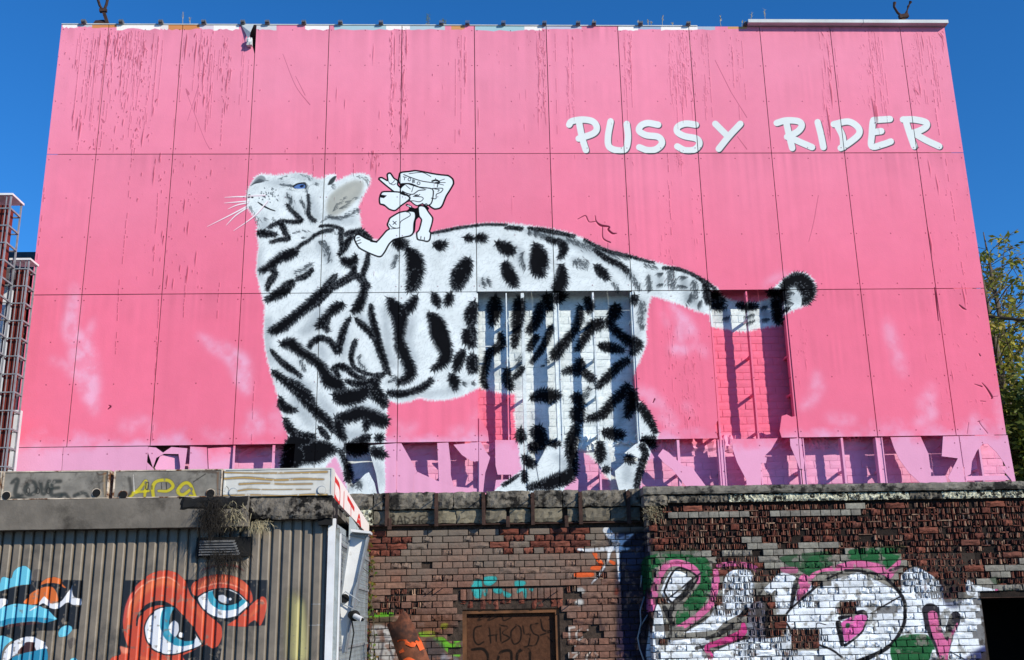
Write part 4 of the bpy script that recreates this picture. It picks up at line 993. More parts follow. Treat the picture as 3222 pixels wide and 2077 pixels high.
# ------------------------------------------------------------------ graffiti on the low brick buildings
YC, YR = -2.9, -3.2                                   # faces of the middle and the right-hand building
def proj(x, y, z):
    q = (np.array([x, y, z])-CAM) @ RN
    return SRC_W/2+FOC*q[0]/-q[2], SRC_H/2-FOC*q[1]/-q[2]
cvW = Canvas(4.4, 13.4, 0.8, 3.3, 170, YC)
def paint_bricks(cv):
    R = np.random.RandomState(9)
    Y = YC
    P = lambda s, c, a=1, f=0.6: cv.poly(pts(s), c, a, f, Y)
    Lw = lambda s, c, a=1, f=0.6: cv.line(s, c, a, f, Y)
    TEAL = (44, 178, 178)
    for s in ("M 920 830 990 820 1000 880 990 960 940 960 915 900", "M 1010 800 1100 795 1110 830 1060 870 1010 860", "M 1080 870 1150 890 1140 930 1080 920", "M 1150 900 1220 930 1200 960 1160 950", "M 1240 830 1320 830 1320 870 1245 880", "M 1260 890 1330 885 1330 960 1310 960 1300 910 1260 930", "M 1340 890 1385 885 1375 915", "M 1000 890 1040 890 1030 950 1005 940"): P(s, TEAL, 0.9, 1.5)
    for s in ("M 1820 620 1860 620 1910 700 1880 712", "M 1820 720 1900 715 1880 752 1810 747", "M 1690 770 1830 768 1830 800 1700 806", "M 1950 670 2000 690 1990 715 1945 690"): P(s, (214, 92, 44), 0.95)
    cv.hardpoly(pts("M 2000 470 2250 440 2250 1500 1990 1500 2000 1100 1985 800 2020 640"), (26, 30, 52), 0.88, 5, Y)  # navy paint, with the forward building's cast shadow darkened into it
    P("M 2060 600 2200 560 2230 700 2130 760 2050 700", (120, 132, 165), 0.35, 6)
    P("M 2000 880 2030 900 2010 950 1985 930", (130, 50, 30), 0.7, 3); P("M 2020 1100 2150 1200 2100 1426 2010 1400", (60, 36, 80), 0.35, 8)
    for s in ("M 2130 480 14 2040 530 50 1960 600 36 1940 680 20 1880 780 20 1820 850 16", "M 1720 595 24 1800 600 30 1950 590 36 2100 590 20", "M 2030 540 60 2020 620 40 2020 700 20 2030 830 14", "M 1930 450 60 1970 500 60 2010 540 50"): Lw(s, (222, 226, 232), 0.95, 1.5)
    Lw("M 1980 480 20 2060 500 40 2110 520 20", (150, 150, 170), 0.6, 4)
    for x, y in ((1735, 905), (1725, 992)): Lw("M %d %d 60 %d %d 60" % (x-12, y, x+12, y), (226, 228, 226), 0.85, 4)
    for s in ("M 1600 1190 22 1690 1180 22", "M 1650 1190 20 1655 1270 18", "M 1745 1190 20 1705 1225 20 1720 1275 20 1775 1240 16", "M 1790 1200 20 1850 1222 20", "M 1600 1350 22 1640 1360 24 1635 1470 24", "M 1675 1370 20 1725 1370 20 1680 1420 22 1740 1470 20", "M 1810 1365 18 1780 1410 20 1800 1460 18", "M 1845 1365 18 1860 1400 18 1830 1450 18", "M 1620 1325 12 1700 1320 12"): Lw(s, (206, 198, 192), 0.85, 1)
    GRN = (104, 184, 44)
    for s in ("M 520 1215 632 1205 640 1250 530 1252", "M 620 1262 700 1250 760 1300 832 1300 835 1400 760 1390 680 1320", "M 150 1075 320 1064 330 1098 150 1108", "M 690 1150 740 1150 730 1190 682 1192", "M 770 1260 835 1250 835 1290 790 1300"): P(s, GRN, 0.9, 1.5)
    P("M 420 1060 640 1060 800 1090 790 1180 640 1260 500 1200", (150, 84, 44), 0.55, 8)
    P("M 165 1170 290 1178 335 1300 375 1500 150 1500", (196, 196, 196), 0.85, 3); P("M 170 1110 360 1105 370 1140 170 1160", (78, 84, 60), 0.7, 3)
    for s in ("M 240 1190 12 250 1300 16 230 1420 14", "M 180 1260 10 300 1255 12", "M 300 1340 14 330 1420 14"): Lw(s, (60, 60, 66), 0.8, 1.5)
    P("M 570 1270 650 1262 720 1340 700 1480 590 1480", (70, 70, 76), 0.8, 3); P("M 690 1380 770 1390 830 1420 830 1500 690 1500", (170, 168, 178), 0.7, 3)
    for s in ("M 1690 1130 16 1800 1150 14 1870 1080 12", "M 1880 1100 20 1900 1200 24 1940 1140 16"): Lw(s, (36, 36, 60), 0.7, 2)
    # the boarded door
    D = (12, 9, 7)
    for s in ("M 990 1170 10 940 1190 13 935 1270 13 965 1312 13 1010 1290 10", "M 1050 1165 12 1062 1300 12", "M 1100 1165 12 1105 1290 12", "M 1045 1245 10 1110 1235 10", "M 1130 1160 12 1140 1300 12", "M 1130 1165 11 1190 1180 12 1150 1225 10 1205 1260 12 1145 1300 10", "M 1260 1165 11 1215 1220 12 1235 1305 12 1285 1280 12 1290 1190 11 1255 1160 10",
              "M 1305 1170 10 1320 1230 12 1360 1225 10 1365 1165 10 1350 1310 12 1310 1330 9", "M 1420 1150 10 1365 1165 12 1385 1225 11 1425 1250 12 1400 1315 12 1350 1320 9", "M 920 1100 9 1000 1090 10 960 1130 10 1060 1100 10 1040 1130 9 1140 1095 10 1160 1130 10 1220 1105 8", "M 1440 1120 10 1460 1200 16 1520 1210 12 1440 1240 12", "M 1490 1250 10 1530 1290 12",
              "M 920 1350 20 1000 1345 24 1040 1400 22 1030 1500 20", "M 1110 1440 18 1140 1370 22 1210 1360 22 1220 1430 20", "M 1260 1480 20 1270 1370 24 1350 1350 22 1360 1440 20"): Lw(s, D, 0.95, 0.6)
    # tag on the parapet
    for s in ("M 340 345 9 310 360 10 335 385 10 310 410 9", "M 355 415 9 380 345 10 400 410 9", "M 360 388 8 398 385 8", "M 415 350 9 420 415 9", "M 412 350 9 455 375 10 420 415 9", "M 470 355 9 500 360 9 480 380 9 505 395 9 470 412 9", "M 525 415 9 530 350 10 585 350 10 540 385 9 580 425 9"): Lw(s, (24, 22, 22), 0.8, 0.8)
    # big piece on the right-hand building
    Y = YR
    PK, GN, WT, BK, MG = (203, 104, 150), (34, 92, 54), (224, 231, 238), (26, 26, 32), (186, 60, 122)
    P("K 315 30 900 30 1000 90 1040 200 1040 330 1000 480 930 600 800 720 700 790 630 790 640 660 820 450 900 330 900 200 800 130 600 80 450 130 380 280 330 440 312 440", GN)
    P("K 1790 60 1900 20 2300 -20 2380 0 2389 180 2260 240 2100 290 2060 220 1900 150", GN, 0.85)
    P("O 420 -40 880 -60 1000 20 970 60 850 180 780 120 600 90 400 70", GN); P("O -60 60 120 20 60 220 -100 240", GN, 0.9)
    P("R 1400 470 1650 455 1660 490 1420 505", GN, 0.7, 2); P("R 130 490 330 470 400 500 300 530 120 520", GN, 0.6, 2)
    P("O 2000 280 2130 270 2160 340 2060 360", GN, 0.7); P("O 2100 430 2290 420 2290 500 2100 500", GN, 0.9); P("O 2040 420 2095 410 2095 500 2050 500", PK)
    P("K 370 900 400 600 430 570 470 640 500 800 520 950 600 980 800 960 1000 960 1000 1040 900 1240 365 1240", WT)
    P("K 1150 560 1160 330 1220 220 1320 180 1460 190 1510 260 1520 430 1500 560 1440 640 1330 700 1180 780 1100 860 1080 870 740 900 740 880 900 800 1000 720 1080 600", WT)
    P("K 980 1240 1150 1060 1450 960 1640 960 1930 930 2200 1000 2389 1050 2389 1240", WT); P("K 1440 640 1500 560 1640 560 1640 960 1440 960", (150, 156, 176), 0.75)
    P("K 1620 400 1700 320 1760 240 1850 220 1960 260 1990 310 1950 450 1900 640 1870 760 1930 850 1820 900 1760 690 1740 500 1650 450", WT)
    P("O -330 560 -220 440 0 340 220 300 440 230 560 230 900 400 1000 450 1000 250 1150 150 1300 220 1440 330 1480 420 1500 560 1750 520 1900 500 1950 800 1950 1080 1750 1260 -160 1260 -330 900", WT, 1, 1.2)
    P("O 1750 300 1900 380 2060 410 2000 480 1750 480", WT)
    for s in ("K 370 640 50 390 480 80 430 300 80 520 150 80 640 110 80 780 150 80 870 220 60 880 330 50", "K 1080 200 60 1080 330 90 1060 450 80 1020 580 80 900 690 80 760 790 80 640 850 60 600 860 40", "K 1110 140 50 1250 120 60 1400 130 60 1520 170 60 1550 220 40"): Lw(s, PK)
    P("O 380 100 500 80 780 130 830 190 980 70 990 130 880 290 800 270 640 190 500 170 330 200 80 220 0 290 -60 290 0 220 200 150", PK)
    P("K 2000 300 2070 230 2160 310 2110 430 2000 540 1990 450 2020 380", PK); P("K 1800 160 1990 160 1990 230 1830 220", PK, 0.8)
    P("K 460 430 500 330 560 220 620 185 720 220 810 280 800 320 720 430 640 520 560 560 520 540 470 470", WT)
    cv.outline(pts("K 455 430 495 325 555 215 620 180 725 215 815 280 805 325 725 435 645 525 560 565 515 545 465 475"), 6, BK)
    for s in ("K 520 530 14 700 390 20 800 310 24 920 220 18", "K 800 360 90 720 470 70 620 560 60 560 680 60", "K 500 610 50 560 720 70 600 840 60 560 940 50", "K 330 900 14 390 640 14 420 560 12", "K 740 880 22 850 800 24 980 720 24", "K 1430 640 60 1350 720 50 1290 800 60 1130 900 60 980 960 40", "K 860 1070 40 1000 1040 30 1120 1060 24 1300 980 20 1420 960 12", "K 1990 300 44 1960 420 60 1935 560 40 1915 620 20",
              "K 1590 320 30 1570 400 90 1560 470 40", "K 1740 430 24 1710 490 40", "K 1660 620 40 1660 760 60 1660 930 40", "K 1030 420 14 1070 560 16 1100 700 14", "K 900 1030 16 960 1110 14 1060 1170 16"): Lw(s, BK, 0.92)
    Lw("K 1020 1160 70 980 1060 60 1100 1010 70 1250 960 90 1380 890 90 1390 800 50", MG)
    Lw("X 2471 1953 7 2480 1925 7 2530 1880 7 2590 1830 8 2650 1800 6", BK); Lw("X 2660 1795 9 2710 1797 9 2780 1815 10 2830 1862 11 2848 1905 11 2845 1960 11 2820 2010 11 2790 2040 12 2750 2062 14 2700 2084 18", BK)
    Lw("X 2471 1953 6 2490 1985 6 2500 2000 5", BK); Lw("X 2575 2028 5 2620 2046 6 2650 2070 5", BK); Lw("X 2800 1795 8 2830 1785 10 2845 1782 6", BK, 0.8)
    for s in ("O 285 800 70 300 900 60 330 1040 50", "O 610 760 24 560 880 24 460 980 24 360 1050 30", "O 300 740 50 420 710 40 560 670 50 605 730 30", "O 650 690 14 800 600 18 1000 490 16", "O 30 910 10 40 800 10 140 815 10", "O 120 1060 8 330 1180 12", "O 1550 1120 10 1720 1210 12", "O 1290 590 10 1420 620 8"): Lw(s, BK)
    P("O 322 790 470 710 590 705 605 760 560 865 470 950 362 1015 325 850", (206, 96, 160))
    P("O 370 800 410 800 410 850 370 850", GN, 0.9)
    P("O 1230 640 1280 580 1350 575 1420 620 1440 760 1470 900 1500 900 1520 790 1560 690 1620 660 1670 700 1660 800 1600 920 1560 1050 1540 1130 1530 1280 1440 1280 1380 1080 1310 940 1260 800", (44, 42, 50))
    P("O 1300 690 1350 655 1400 680 1430 800 1470 910 1520 1000 1580 870 1630 790 1640 830 1580 960 1540 1100 1525 1280 1465 1280 1400 1050 1340 900", PK)
    P("O 1000 940 1290 930 1380 1090 1330 1110 1200 1280 930 1280 870 1090", GN); P("O 1350 1100 1300 1260 1240 1260 1280 1150", GN)
    P("O 1965 1040 1690 1240 1965 1240", (44, 50, 96), 0.95, 4)
    P("O 1440 330 1640 350 1720 480 1640 620 1500 600", (40, 44, 70), 0.6, 3)
    # chipped paint: bare brick shows through
    h, w = cv.h, cv.w
    chip = np.clip((fbm(h, w, 14, 77, 4)-0.60)*9, 0, 1); cv.a *= 1-chip*0.8
    dirt = (fbm(h, w, 20, 88, 4)-0.5); cv.c = np.clip(cv.c*(1+dirt[..., None]*0.35), 0, 1)
    er = cv.new()
    for s in ("R 1085 672 1205 672 1205 712 1085 712", "R 1250 808 1360 808 1360 892 1250 892", "R 830 885 930 885 930 1000 830 1000", "R 960 978 1132 978 1132 1110 960 1110", "R 122 782 172 782 172 818 122 818", "R 145 1035 200 1035 200 1078 145 1078", "R 225 960 300 960 300 1032 225 1032", "R 740 600 840 600 840 690 740 690"): cv.cover(cv.uv(pts(s), YR), er)
    cv.a *= 1-er
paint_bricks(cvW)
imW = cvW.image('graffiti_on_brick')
def brick_mat(name, cols, soot=None, rough=0.9, cover=1.0):
    m, n, l, b = new_mat(name, rough, 0.2); p = position(n)
    oi = N(n, 'ShaderNodeObjectInfo').outputs['Random']; gi = N(n, 'ShaderNodeNewGeometry').outputs['Random Per Island']
    f = math_(n, l, 'FRACT', math_(n, l, 'ADD', oi, math_(n, l, 'MULTIPLY', gi, 0.9)))
    k = len(cols); c = ramp(n, l, f, [(i/(k-1), cols[i]) for i in range(k)]).outputs['Color']
    g = noise(n, l, p, 22, 6); c = mix(n, l, 1.0, c, ramp(n, l, g.outputs['Fac'], [(0.3, (0.62, 0.62, 0.62, 1)), (0.7, (1.15, 1.15, 1.15, 1))]).outputs['Color'], 'MULTIPLY')
    if soot:
        rgb, z0, z1 = soot
        s = N(n, 'ShaderNodeSeparateXYZ'); l.new(p, s.inputs[0]); q = noise(n, l, p, 1.6, 5)
        t = math_(n, l, 'ADD', math_(n, l, 'DIVIDE', math_(n, l, 'SUBTRACT', s.outputs['Z'], z0), z1-z0), math_(n, l, 'MULTIPLY', math_(n, l, 'SUBTRACT', q.outputs['Fac'], 0.5), 2.2), True)
        c = mix(n, l, math_(n, l, 'MULTIPLY', t, 0.8), c, lin(rgb))
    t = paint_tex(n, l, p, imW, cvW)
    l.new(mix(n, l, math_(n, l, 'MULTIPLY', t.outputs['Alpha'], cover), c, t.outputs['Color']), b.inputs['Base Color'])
    v = noise(n, l, p, 70, 5); pv = bump(n, l, b, v.outputs['Fac'], 0.6, 0.006)
    v2 = noise(n, l, p, 18, 3); bump(n, l, b, v2.outputs['Fac'], 0.5, 0.012, pv)
    return m
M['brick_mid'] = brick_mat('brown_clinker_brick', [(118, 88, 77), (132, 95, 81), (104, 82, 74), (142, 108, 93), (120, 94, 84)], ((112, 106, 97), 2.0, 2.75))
M['brick_grey'] = brick_mat('sooty_grey_brick', [(136, 134, 126), (118, 114, 108), (148, 146, 136), (128, 122, 114)])
M['brick_red'] = brick_mat('broken_red_brick', [(120, 68, 55), (104, 58, 48), (132, 80, 66), (92, 52, 45), (114, 72, 61)])
M['brick_ribs'] = brick_mat('eroded_brick_webs', [(120, 70, 58), (92, 56, 48), (142, 94, 78), (84, 58, 52), (176, 146, 124)])
M['painted_mortar'] = brick_mat('painted_mortar', [(58, 50, 45), (58, 50, 45)], cover=0.2)
M['lintel_paint'] = brick_mat('parapet_concrete', [(128, 121, 104), (112, 106, 94), (140, 132, 112)], ((60, 57, 52), 2.9, 3.3))
M['door_board'] = brick_mat('brown_door_board', [(80, 52, 37), (80, 52, 37)])

# ---- brick shapes, shared between alike bricks (x 0..L, y 0..depth, z 0..0.067)
BH, CP = 0.067, 0.077
def ribbed(L_, seed):
    R = random.Random(seed); q = MB(); n = max(3, int(L_/0.021)); w = L_/n
    for k in range(n):
        if R.random() < 0.18: continue
        a = k*w+R.uniform(0.001, 0.005); b = a+w*R.uniform(0.35, 0.62); y = R.uniform(0.0, 0.022)
        z0 = R.choice((0.004, 0.008, R.uniform(0, 0.03))); z1 = BH-R.choice((0.002, 0.006, 0.01, R.uniform(0, 0.035)))
        j = lambda s=0.004: R.uniform(-s, s)
        q.add([(a+j(), y+j(), z0), (b+j(), y+j(), z0), (b+j(), 0.05, z0), (a+j(), 0.05, z0), (a+j(), y+j(.008), z1), (b+j(), y+j(.008), z1), (b+j(), 0.05, z1), (a+j(), 0.05, z1)], [(0,3,2,1),(4,5,6,7),(0,1,5,4),(1,2,6,5),(2,3,7,6),(3,0,4,7)])
    if R.random() < 0.6: q.rough(0, L_*R.uniform(0.4, 1), 0.012, 0.05, -0.008, 0.004, 5, 1, 0.006, seed+5, 0.004)
    q.box(0, L_, 0.042, 0.056, 0.001, BH-0.001)
    return q
SHAPES = {}
def shape(kind, L_, k, matk):
    key = (kind, round(L_, 3), k, matk)
    if key not in SHAPES:
        sd = len(kind)*131+int(L_*1000)*7+k*17
        if kind == 'whole': q = MB().rough(0, L_, 0, 0.06, 0, BH, 3, 2, 0.0016, sd, 0.004)
        elif kind == 'chipped': q = MB().rough(0, L_, 0.006, 0.06, 0, BH, 5, 3, 0.009, sd, 0.012)
        elif kind == 'broken': q = MB().rough(0.004, L_-0.004, 0.002, 0.06, 0.002, BH-0.001, 5, 3, 0.009, sd, 0.016)
        else: q = ribbed(L_, sd)
        SHAPES[key] = (q.mesh('brick', M[matk]), q)
    return SHAPES[key]
def lay(bricks, parent, YF, seed):
    """bricks: (x, z, L, kind, matk); the 300 largest become parts, the rest one mesh per material"""
    R = random.Random(seed); rl_ = root_loc(parent)
    bricks.sort(key=lambda b: (-b[2]*(1 if b[3] in ('whole', 'chipped') else 0.9), R.random()))
    rest = {}
    for i, (x, z, L_, kind, mk) in enumerate(bricks):
        me, q = shape(kind, L_, R.randrange(6 if kind == 'ribs' else 4), mk)
        dy = R.uniform(-0.004, 0.005)
        if i < 300:
            o = bpy.data.objects.new('brick', me); o.location = Vector((x, YF+dy, z))-rl_; put(o, parent)
        else:
            rest.setdefault(mk, MB()).add([(a+x, b+YF+dy, c+z) for a, b, c in q.v], q.f)
    for mk, q in rest.items(): q.build('brickwork', M[mk], parent, kind='stuff')
def inr(p, s):
    t = s.split(); ox, oy, k = FR[t[0]]; a = [float(v)/k for v in t[1:]]
    return ox+a[0] <= p[0] <= ox+a[2] and oy+a[1] <= p[1] <= oy+a[3]
HL, SL = 0.115, 0.240

# ---- middle building
mid = thing('brick_building', (6.6, YC, -0.2), 'low brown brick building with sooty concrete parapet and a boarded door', 'building')
dx0, dx1, dzt = 6.02, 7.19, 1.81
q = MB().box(3.4, dx0, YC+0.036, -0.4, -0.2, 3.19); q.box(dx1, 8.5, YC+0.036, -0.4, -0.2, 3.19); q.box(dx0, dx1, YC+0.036, -0.4, dzt, 3.19); q.box(dx0, dx1, YC+0.4, -0.4, -0.2, dzt)
q.build('wall', M['mortar'], mid)
br_ = []; R6 = random.Random(6); z = 0.92; row = 0
while z+BH < 2.815:
    hdr = row % 2 == 0; x = 4.35+(0.062 if hdr else 0.0)+R6.uniform(-0.01, 0.01)
    while x < 8.3:
        L_ = HL if hdr else SL
        if R6.random() < 0.08: L_ = HL if L_ == SL else SL
        xm, zm = x+L_/2, z+BH/2; p = proj(xm, YC, zm)
        skip = (x+L_ > dx0+0.005 and x < dx1-0.005 and z < dzt+0.005) or (x+L_ > dx0-0.03 and x < dx1+0.03 and dzt-0.01 < z < dzt+0.245)
        if not skip:
            k, mk = 'whole', 'brick_mid'
            if R6.random() < 0.22: k = 'chipped'
            if any(inr(p, s) for s in ("M 150 440 420 625", "M 300 440 520 545", "M 1120 430 1330 650", "M 1320 430 1760 600", "M 1340 560 1540 640")) and R6.random() < 0.78: k, mk = 'broken', 'brick_red'
            elif any(inr(p, s) for s in ("M 255 880 530 1110", "M 1560 860 1690 965", "M 1860 770 1960 880")) and R6.random() < 0.8: k, mk = 'ribs', 'brick_ribs'
            elif inr(p, "M 620 800 800 900") and R6.random() < 0.6: k, mk = 'broken', 'brick_mid'
            elif p[0] < 1172: k, mk = 'chipped', 'brick_red'
            if R6.random() < 0.985: br_.append((x, z, L_, k, mk))
        x += L_+0.010
    z += CP; row += 1
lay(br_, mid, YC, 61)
x = dx0-0.02; i = 0
while x < dx1+0.0:                                      # soldier course over the door, its lower half broken off
    w = 0.067; R = random.Random(500+i); zb_ = dzt+R.choice((0.0, 0.0, 0.02, 0.06, 0.1)); y = YC+R.uniform(-0.003, 0.006)
    MB().rough(x, x+w, y, YC+0.06, dzt+0.115, dzt+0.238, 2, 4, 0.003, 510+i, 0.005).build('brick', M['brick_mid'], mid)
    if R.random() < 0.75: MB().rough(x+0.003, x+w-0.002, y+0.02, YC+0.06, zb_, dzt+0.108, 2, 4, 0.012, 560+i, 0.014).build('brick', M['brick_red'], mid)
    x += 0.078; i += 1
fr = MB(); fr.box(dx0, dx0+0.05, YC+0.06, YC+0.16, -0.2, dzt-0.0); fr.box(dx1-0.05, dx1, YC+0.06, YC+0.16, -0.2, dzt); fr.box(dx0+0.05, dx1-0.05, YC+0.06, YC+0.16, dzt-0.05, dzt)
dr = MB().box(dx0+0.052, dx1-0.052, YC+0.12, YC+0.15, -0.2, dzt-0.052).build('door', M['door_board'], mid, label='brown boarded door scrawled with black tags')
fr.build('door_frame', M['wood'], dr)
# parapet blocks, rusty uprights, pegs
up = [(180, 280), (290, 640), (665, 780), (785, 998), (1030, 1360), (1392, 1598), (1606, 1720), (1748, 2078), (2104, 2185), (-60, 172), (-400, -70)]
for i, (a, b) in enumerate(up):
    xa, xb = unproj(pts("M %d 240 %d 240" % (a, b)), YC-0.08)[:, 0]
    MB().rough(xa, xb, YC-0.09+R6.uniform(-.012, .012), YC+0.3, 3.012, 3.215+R6.uniform(-.012, .008), max(4, int((xb-xa)/0.045)), 5, 0.012, 700+i, 0.018).build('parapet_block', M['concrete'], mid)
for i, (a, b) in enumerate([(180, 300), (305, 640), (660, 800), (805, 1000), (1025, 1180), (1205, 1360), (1390, 1600), (1640, 1725), (1745, 1960), (1965, 2185), (-60, 172), (-400, -70)]):
    xa, xb = unproj(pts("M %d 370 %d 370" % (a, b)), YC-0.05)[:, 0]
    MB().rough(xa, xb, YC-0.05+R6.uniform(-.01, .01), YC+0.3, 2.835, 3.0, max(4, int((xb-xa)/0.05)), 4, 0.012, 730+i, 0.02).build('parapet_block', M['lintel_paint'], mid)
x0_, x1_ = unproj(pts("M 120 430 2190 430"), YC)[:, 0]
MB().box(x0_, x1_, YC-0.05, YC+0.02, 2.812, 2.824).build('drip_strip', M['rust'], mid)
for i, (a, t0, t1) in enumerate(((282, 170, 420), (652, 170, 420), (1006, 165, 410), (1374, 165, 410), (1732, 160, 405), (2092, 155, 400), (1190, 345, 425), (1630, 340, 425), (300, 360, 445))):
    p0 = at(*(pts("M %d %d" % (a, t0))[0]), YC-0.11); p1 = at(*(pts("M %d %d" % (a, t1))[0]), YC-0.11)
    MB().box(p0.x-0.022, p0.x+0.022, YC-0.115, YC-0.06, p1.z, p0.z).build('iron_upright', M['rust'], mid)
    if i < 6:
        zz_ = p0.z-0.07; MB().tube([(p0.x-0.02, YC-0.11, zz_), (p0.x-0.02, YC-0.26, zz_)], 0.006).build('peg', M['rust'], mid)
for a, b in ((220, 400), (975, 385), (700, 885), (640, 890), (1620, 375), (1560, 910), (1670, 1000)):
    p0 = at(*(pts("M %d %d" % (a, b))[0]), YC-0.02); MB().tube([(p0.x, YC+0.02, p0.z), (p0.x, YC-0.12, p0.z)], 0.006).build('peg', M['rust'], mid)
MB().rough(4.55, 4.93, YC-0.1, YC+0.2, 2.82, 3.0, 8, 6, 0.02, 801, 0.03).build('plaster_lump', M['plaster'], mid)

# ---- right-hand building, standing a little forward
rgt = thing('brick_building', (10.8, YR, -0.2), 'low brick building with crumbling wall and big white and pink graffiti lettering', 'building')
rx0 = 8.27
ox, ozt = 12.25, 1.835
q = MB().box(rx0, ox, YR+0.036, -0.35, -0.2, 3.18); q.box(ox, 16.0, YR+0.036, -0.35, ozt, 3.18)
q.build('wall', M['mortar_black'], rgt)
MB().box(ox+0.004, 15.9, YR+1.6, YR+1.7, -0.2, ozt-0.01).build('dark_interior', M['dark_room'], rgt)  # blackened back sheet stands in for the unlit room
MB().box(13.3, 16.0, YR+0.04, YR+0.3, -0.2, ozt-0.01).build('jamb', M['mortar'], rgt)
MB().box(rx0+0.02, ox-0.01, YR+0.026, YR+0.05, 0.9, 2.36).build('mortar_bed', M['painted_mortar'], rgt)
WHOLE = ["R 215 262 725 306", "R 850 250 1365 292", "R 1335 208 1470 248", "R 652 425 865 468", "R 995 422 1258 464", "R 712 466 1095 508", "R 1288 462 1345 502", "R 868 506 1195 548", "R 1318 498 1585 548", "R 915 548 1045 592", "R 1305 545 1650 622", "R 2350 490 2400 530", "R 2330 530 2400 575", "R 2190 575 2400 612", "R 2160 615 2290 655", "R 2040 655 2260 780"]
RIBS = ["R 480 545 770 655", "R 540 600 735 760", "R 500 760 860 900", "R 700 880 870 1170", "R 560 1040 700 1170", "R 1080 668 1210 715", "R 1245 805 1365 895", "R 820 880 935 1005", "R 955 975 1135 1112", "R 1640 540 1910 700", "R 1700 690 1880 790", "R 1890 560 2045 790", "R 735 600 845 690", "R 1000 760 1120 830", "R 120 780 175 820", "R 140 1034 202 1080", "R 880 1080 960 1170"]
br_ = []; z = 0.92-0.012; row = 1
while z+BH < 3.0:
    hdr = row % 2 == 0; x = rx0+0.004+(0.0 if hdr else 0.0625)
    first = True
    while x < 13.35:
        L_ = SL if (not hdr and not first) else HL
        if R6.random() < 0.06: L_ = HL
        xm, zm = x+L_/2, z+BH/2; p = proj(xm, YR, zm)
        if not (x+L_ > ox and z < ozt):
            yR = (p[1]-1480)*1.955; drop = (p[0]-2000)*0.012*1.955
            top = yR+drop < 505
            if any(inr(p, s) for s in WHOLE): k, mk = 'whole', 'brick_grey'
            elif any(inr(p, s) for s in RIBS): k, mk = ('ribs', 'brick_ribs') if R6.random() < 0.82 else ('broken', 'brick_red')
            elif top or (yR < 700 and p[0] > 2830): k, mk = ('ribs', 'brick_ribs') if R6.random() < 0.9 else ('broken', 'brick_red')
            elif yR+drop < 575 and p[0] > 2250: k, mk = ('ribs', 'brick_ribs') if R6.random() < 0.5 else ('chipped', 'brick_grey')
            else: k, mk = ('whole', 'brick_grey') if R6.random() < 0.6 else ('chipped', 'brick_grey')
            if R6.random() < 0.985: br_.append((x, z, L_, k, mk))
        x += L_+0.010; first = False
    z += CP; row += 1
lay(br_, rgt, YR, 62)
z = 0.9
while z < 2.98:                                         # bricks of the short return wall at the step
    q = MB(); q.box(rx0-0.012, rx0+0.02, YR+0.03, YR+0.24, z, z+BH); q.build('brick', M['brick_mid'], rgt); z += CP
q = MB().rough(rx0-0.05, 13.6, YR-0.085, YR+0.5, 3.112, 3.205, 130, 4, 0.006, 811, 0.01); q.build('coping_slab', M['roof_slab'], rgt)
x = rx0+0.25; i = 0
while x < 13.4:
    w = R6.uniform(0.35, 0.8); mk = 'plaster' if x > 9.15 and R6.random() < 0.85 else 'concrete'
    MB().rough(x, min(x+w, 13.5), YR-0.045, YR+0.2, 3.012, 3.10, int(w/0.022), 4, 0.013, 830+i, 0.014).build('plaster_strip', M[mk], rgt); x += w+0.012; i += 1
MB().rough(rx0-0.04, rx0+0.24, YR-0.07, YR+0.2, 2.98, 3.10, 8, 4, 0.02, 860, 0.02).build('corner_block', M['concrete'], rgt)
MB().box(ox-0.02, 13.4, YR-0.004, YR+0.03, ozt-0.01, ozt-0.002).build('lintel_plate', M['rust'], rgt)
# stiff cables in the dark corner
def cable(name, P, r, mat, label, cat, Y, par=None):
    q = MB().tube([at(x, y, Y+dy) for x, y, dy in P], r, 6)
    return q.build(name, M[mat], par, True, label=label, cat=cat)
S_ = lambda s: pts(s)
a = S_("M 2195 790 2188 880"); cable('cable', [(a[0][0], a[0][1], 0), (a[1][0], a[1][1], 0)], 0.009, 'steel', 'short straight grey conduit high in the dark corner between the brick buildings', 'cable', YC-0.03)
a = S_("M 2215 950 2185 1050 2190 1150 2165 1260 2180 1340 2215 1440 2230 1520"); cable('cable', [(u, v, -0.01*i) for i, (u, v) in enumerate(a)], 0.009, 'steel', 'long wavy grey cable hanging in the dark corner between the brick buildings', 'cable', YC-0.03)
a = S_("M 2240 1085 2200 1150 2180 1220 2165 1250"); cable('cable', [(u, v, -0.02) for i, (u, v) in enumerate(a)], 0.008, 'steel', 'short curved cable end joining the wavy cable in the dark corner', 'cable', YC-0.03)
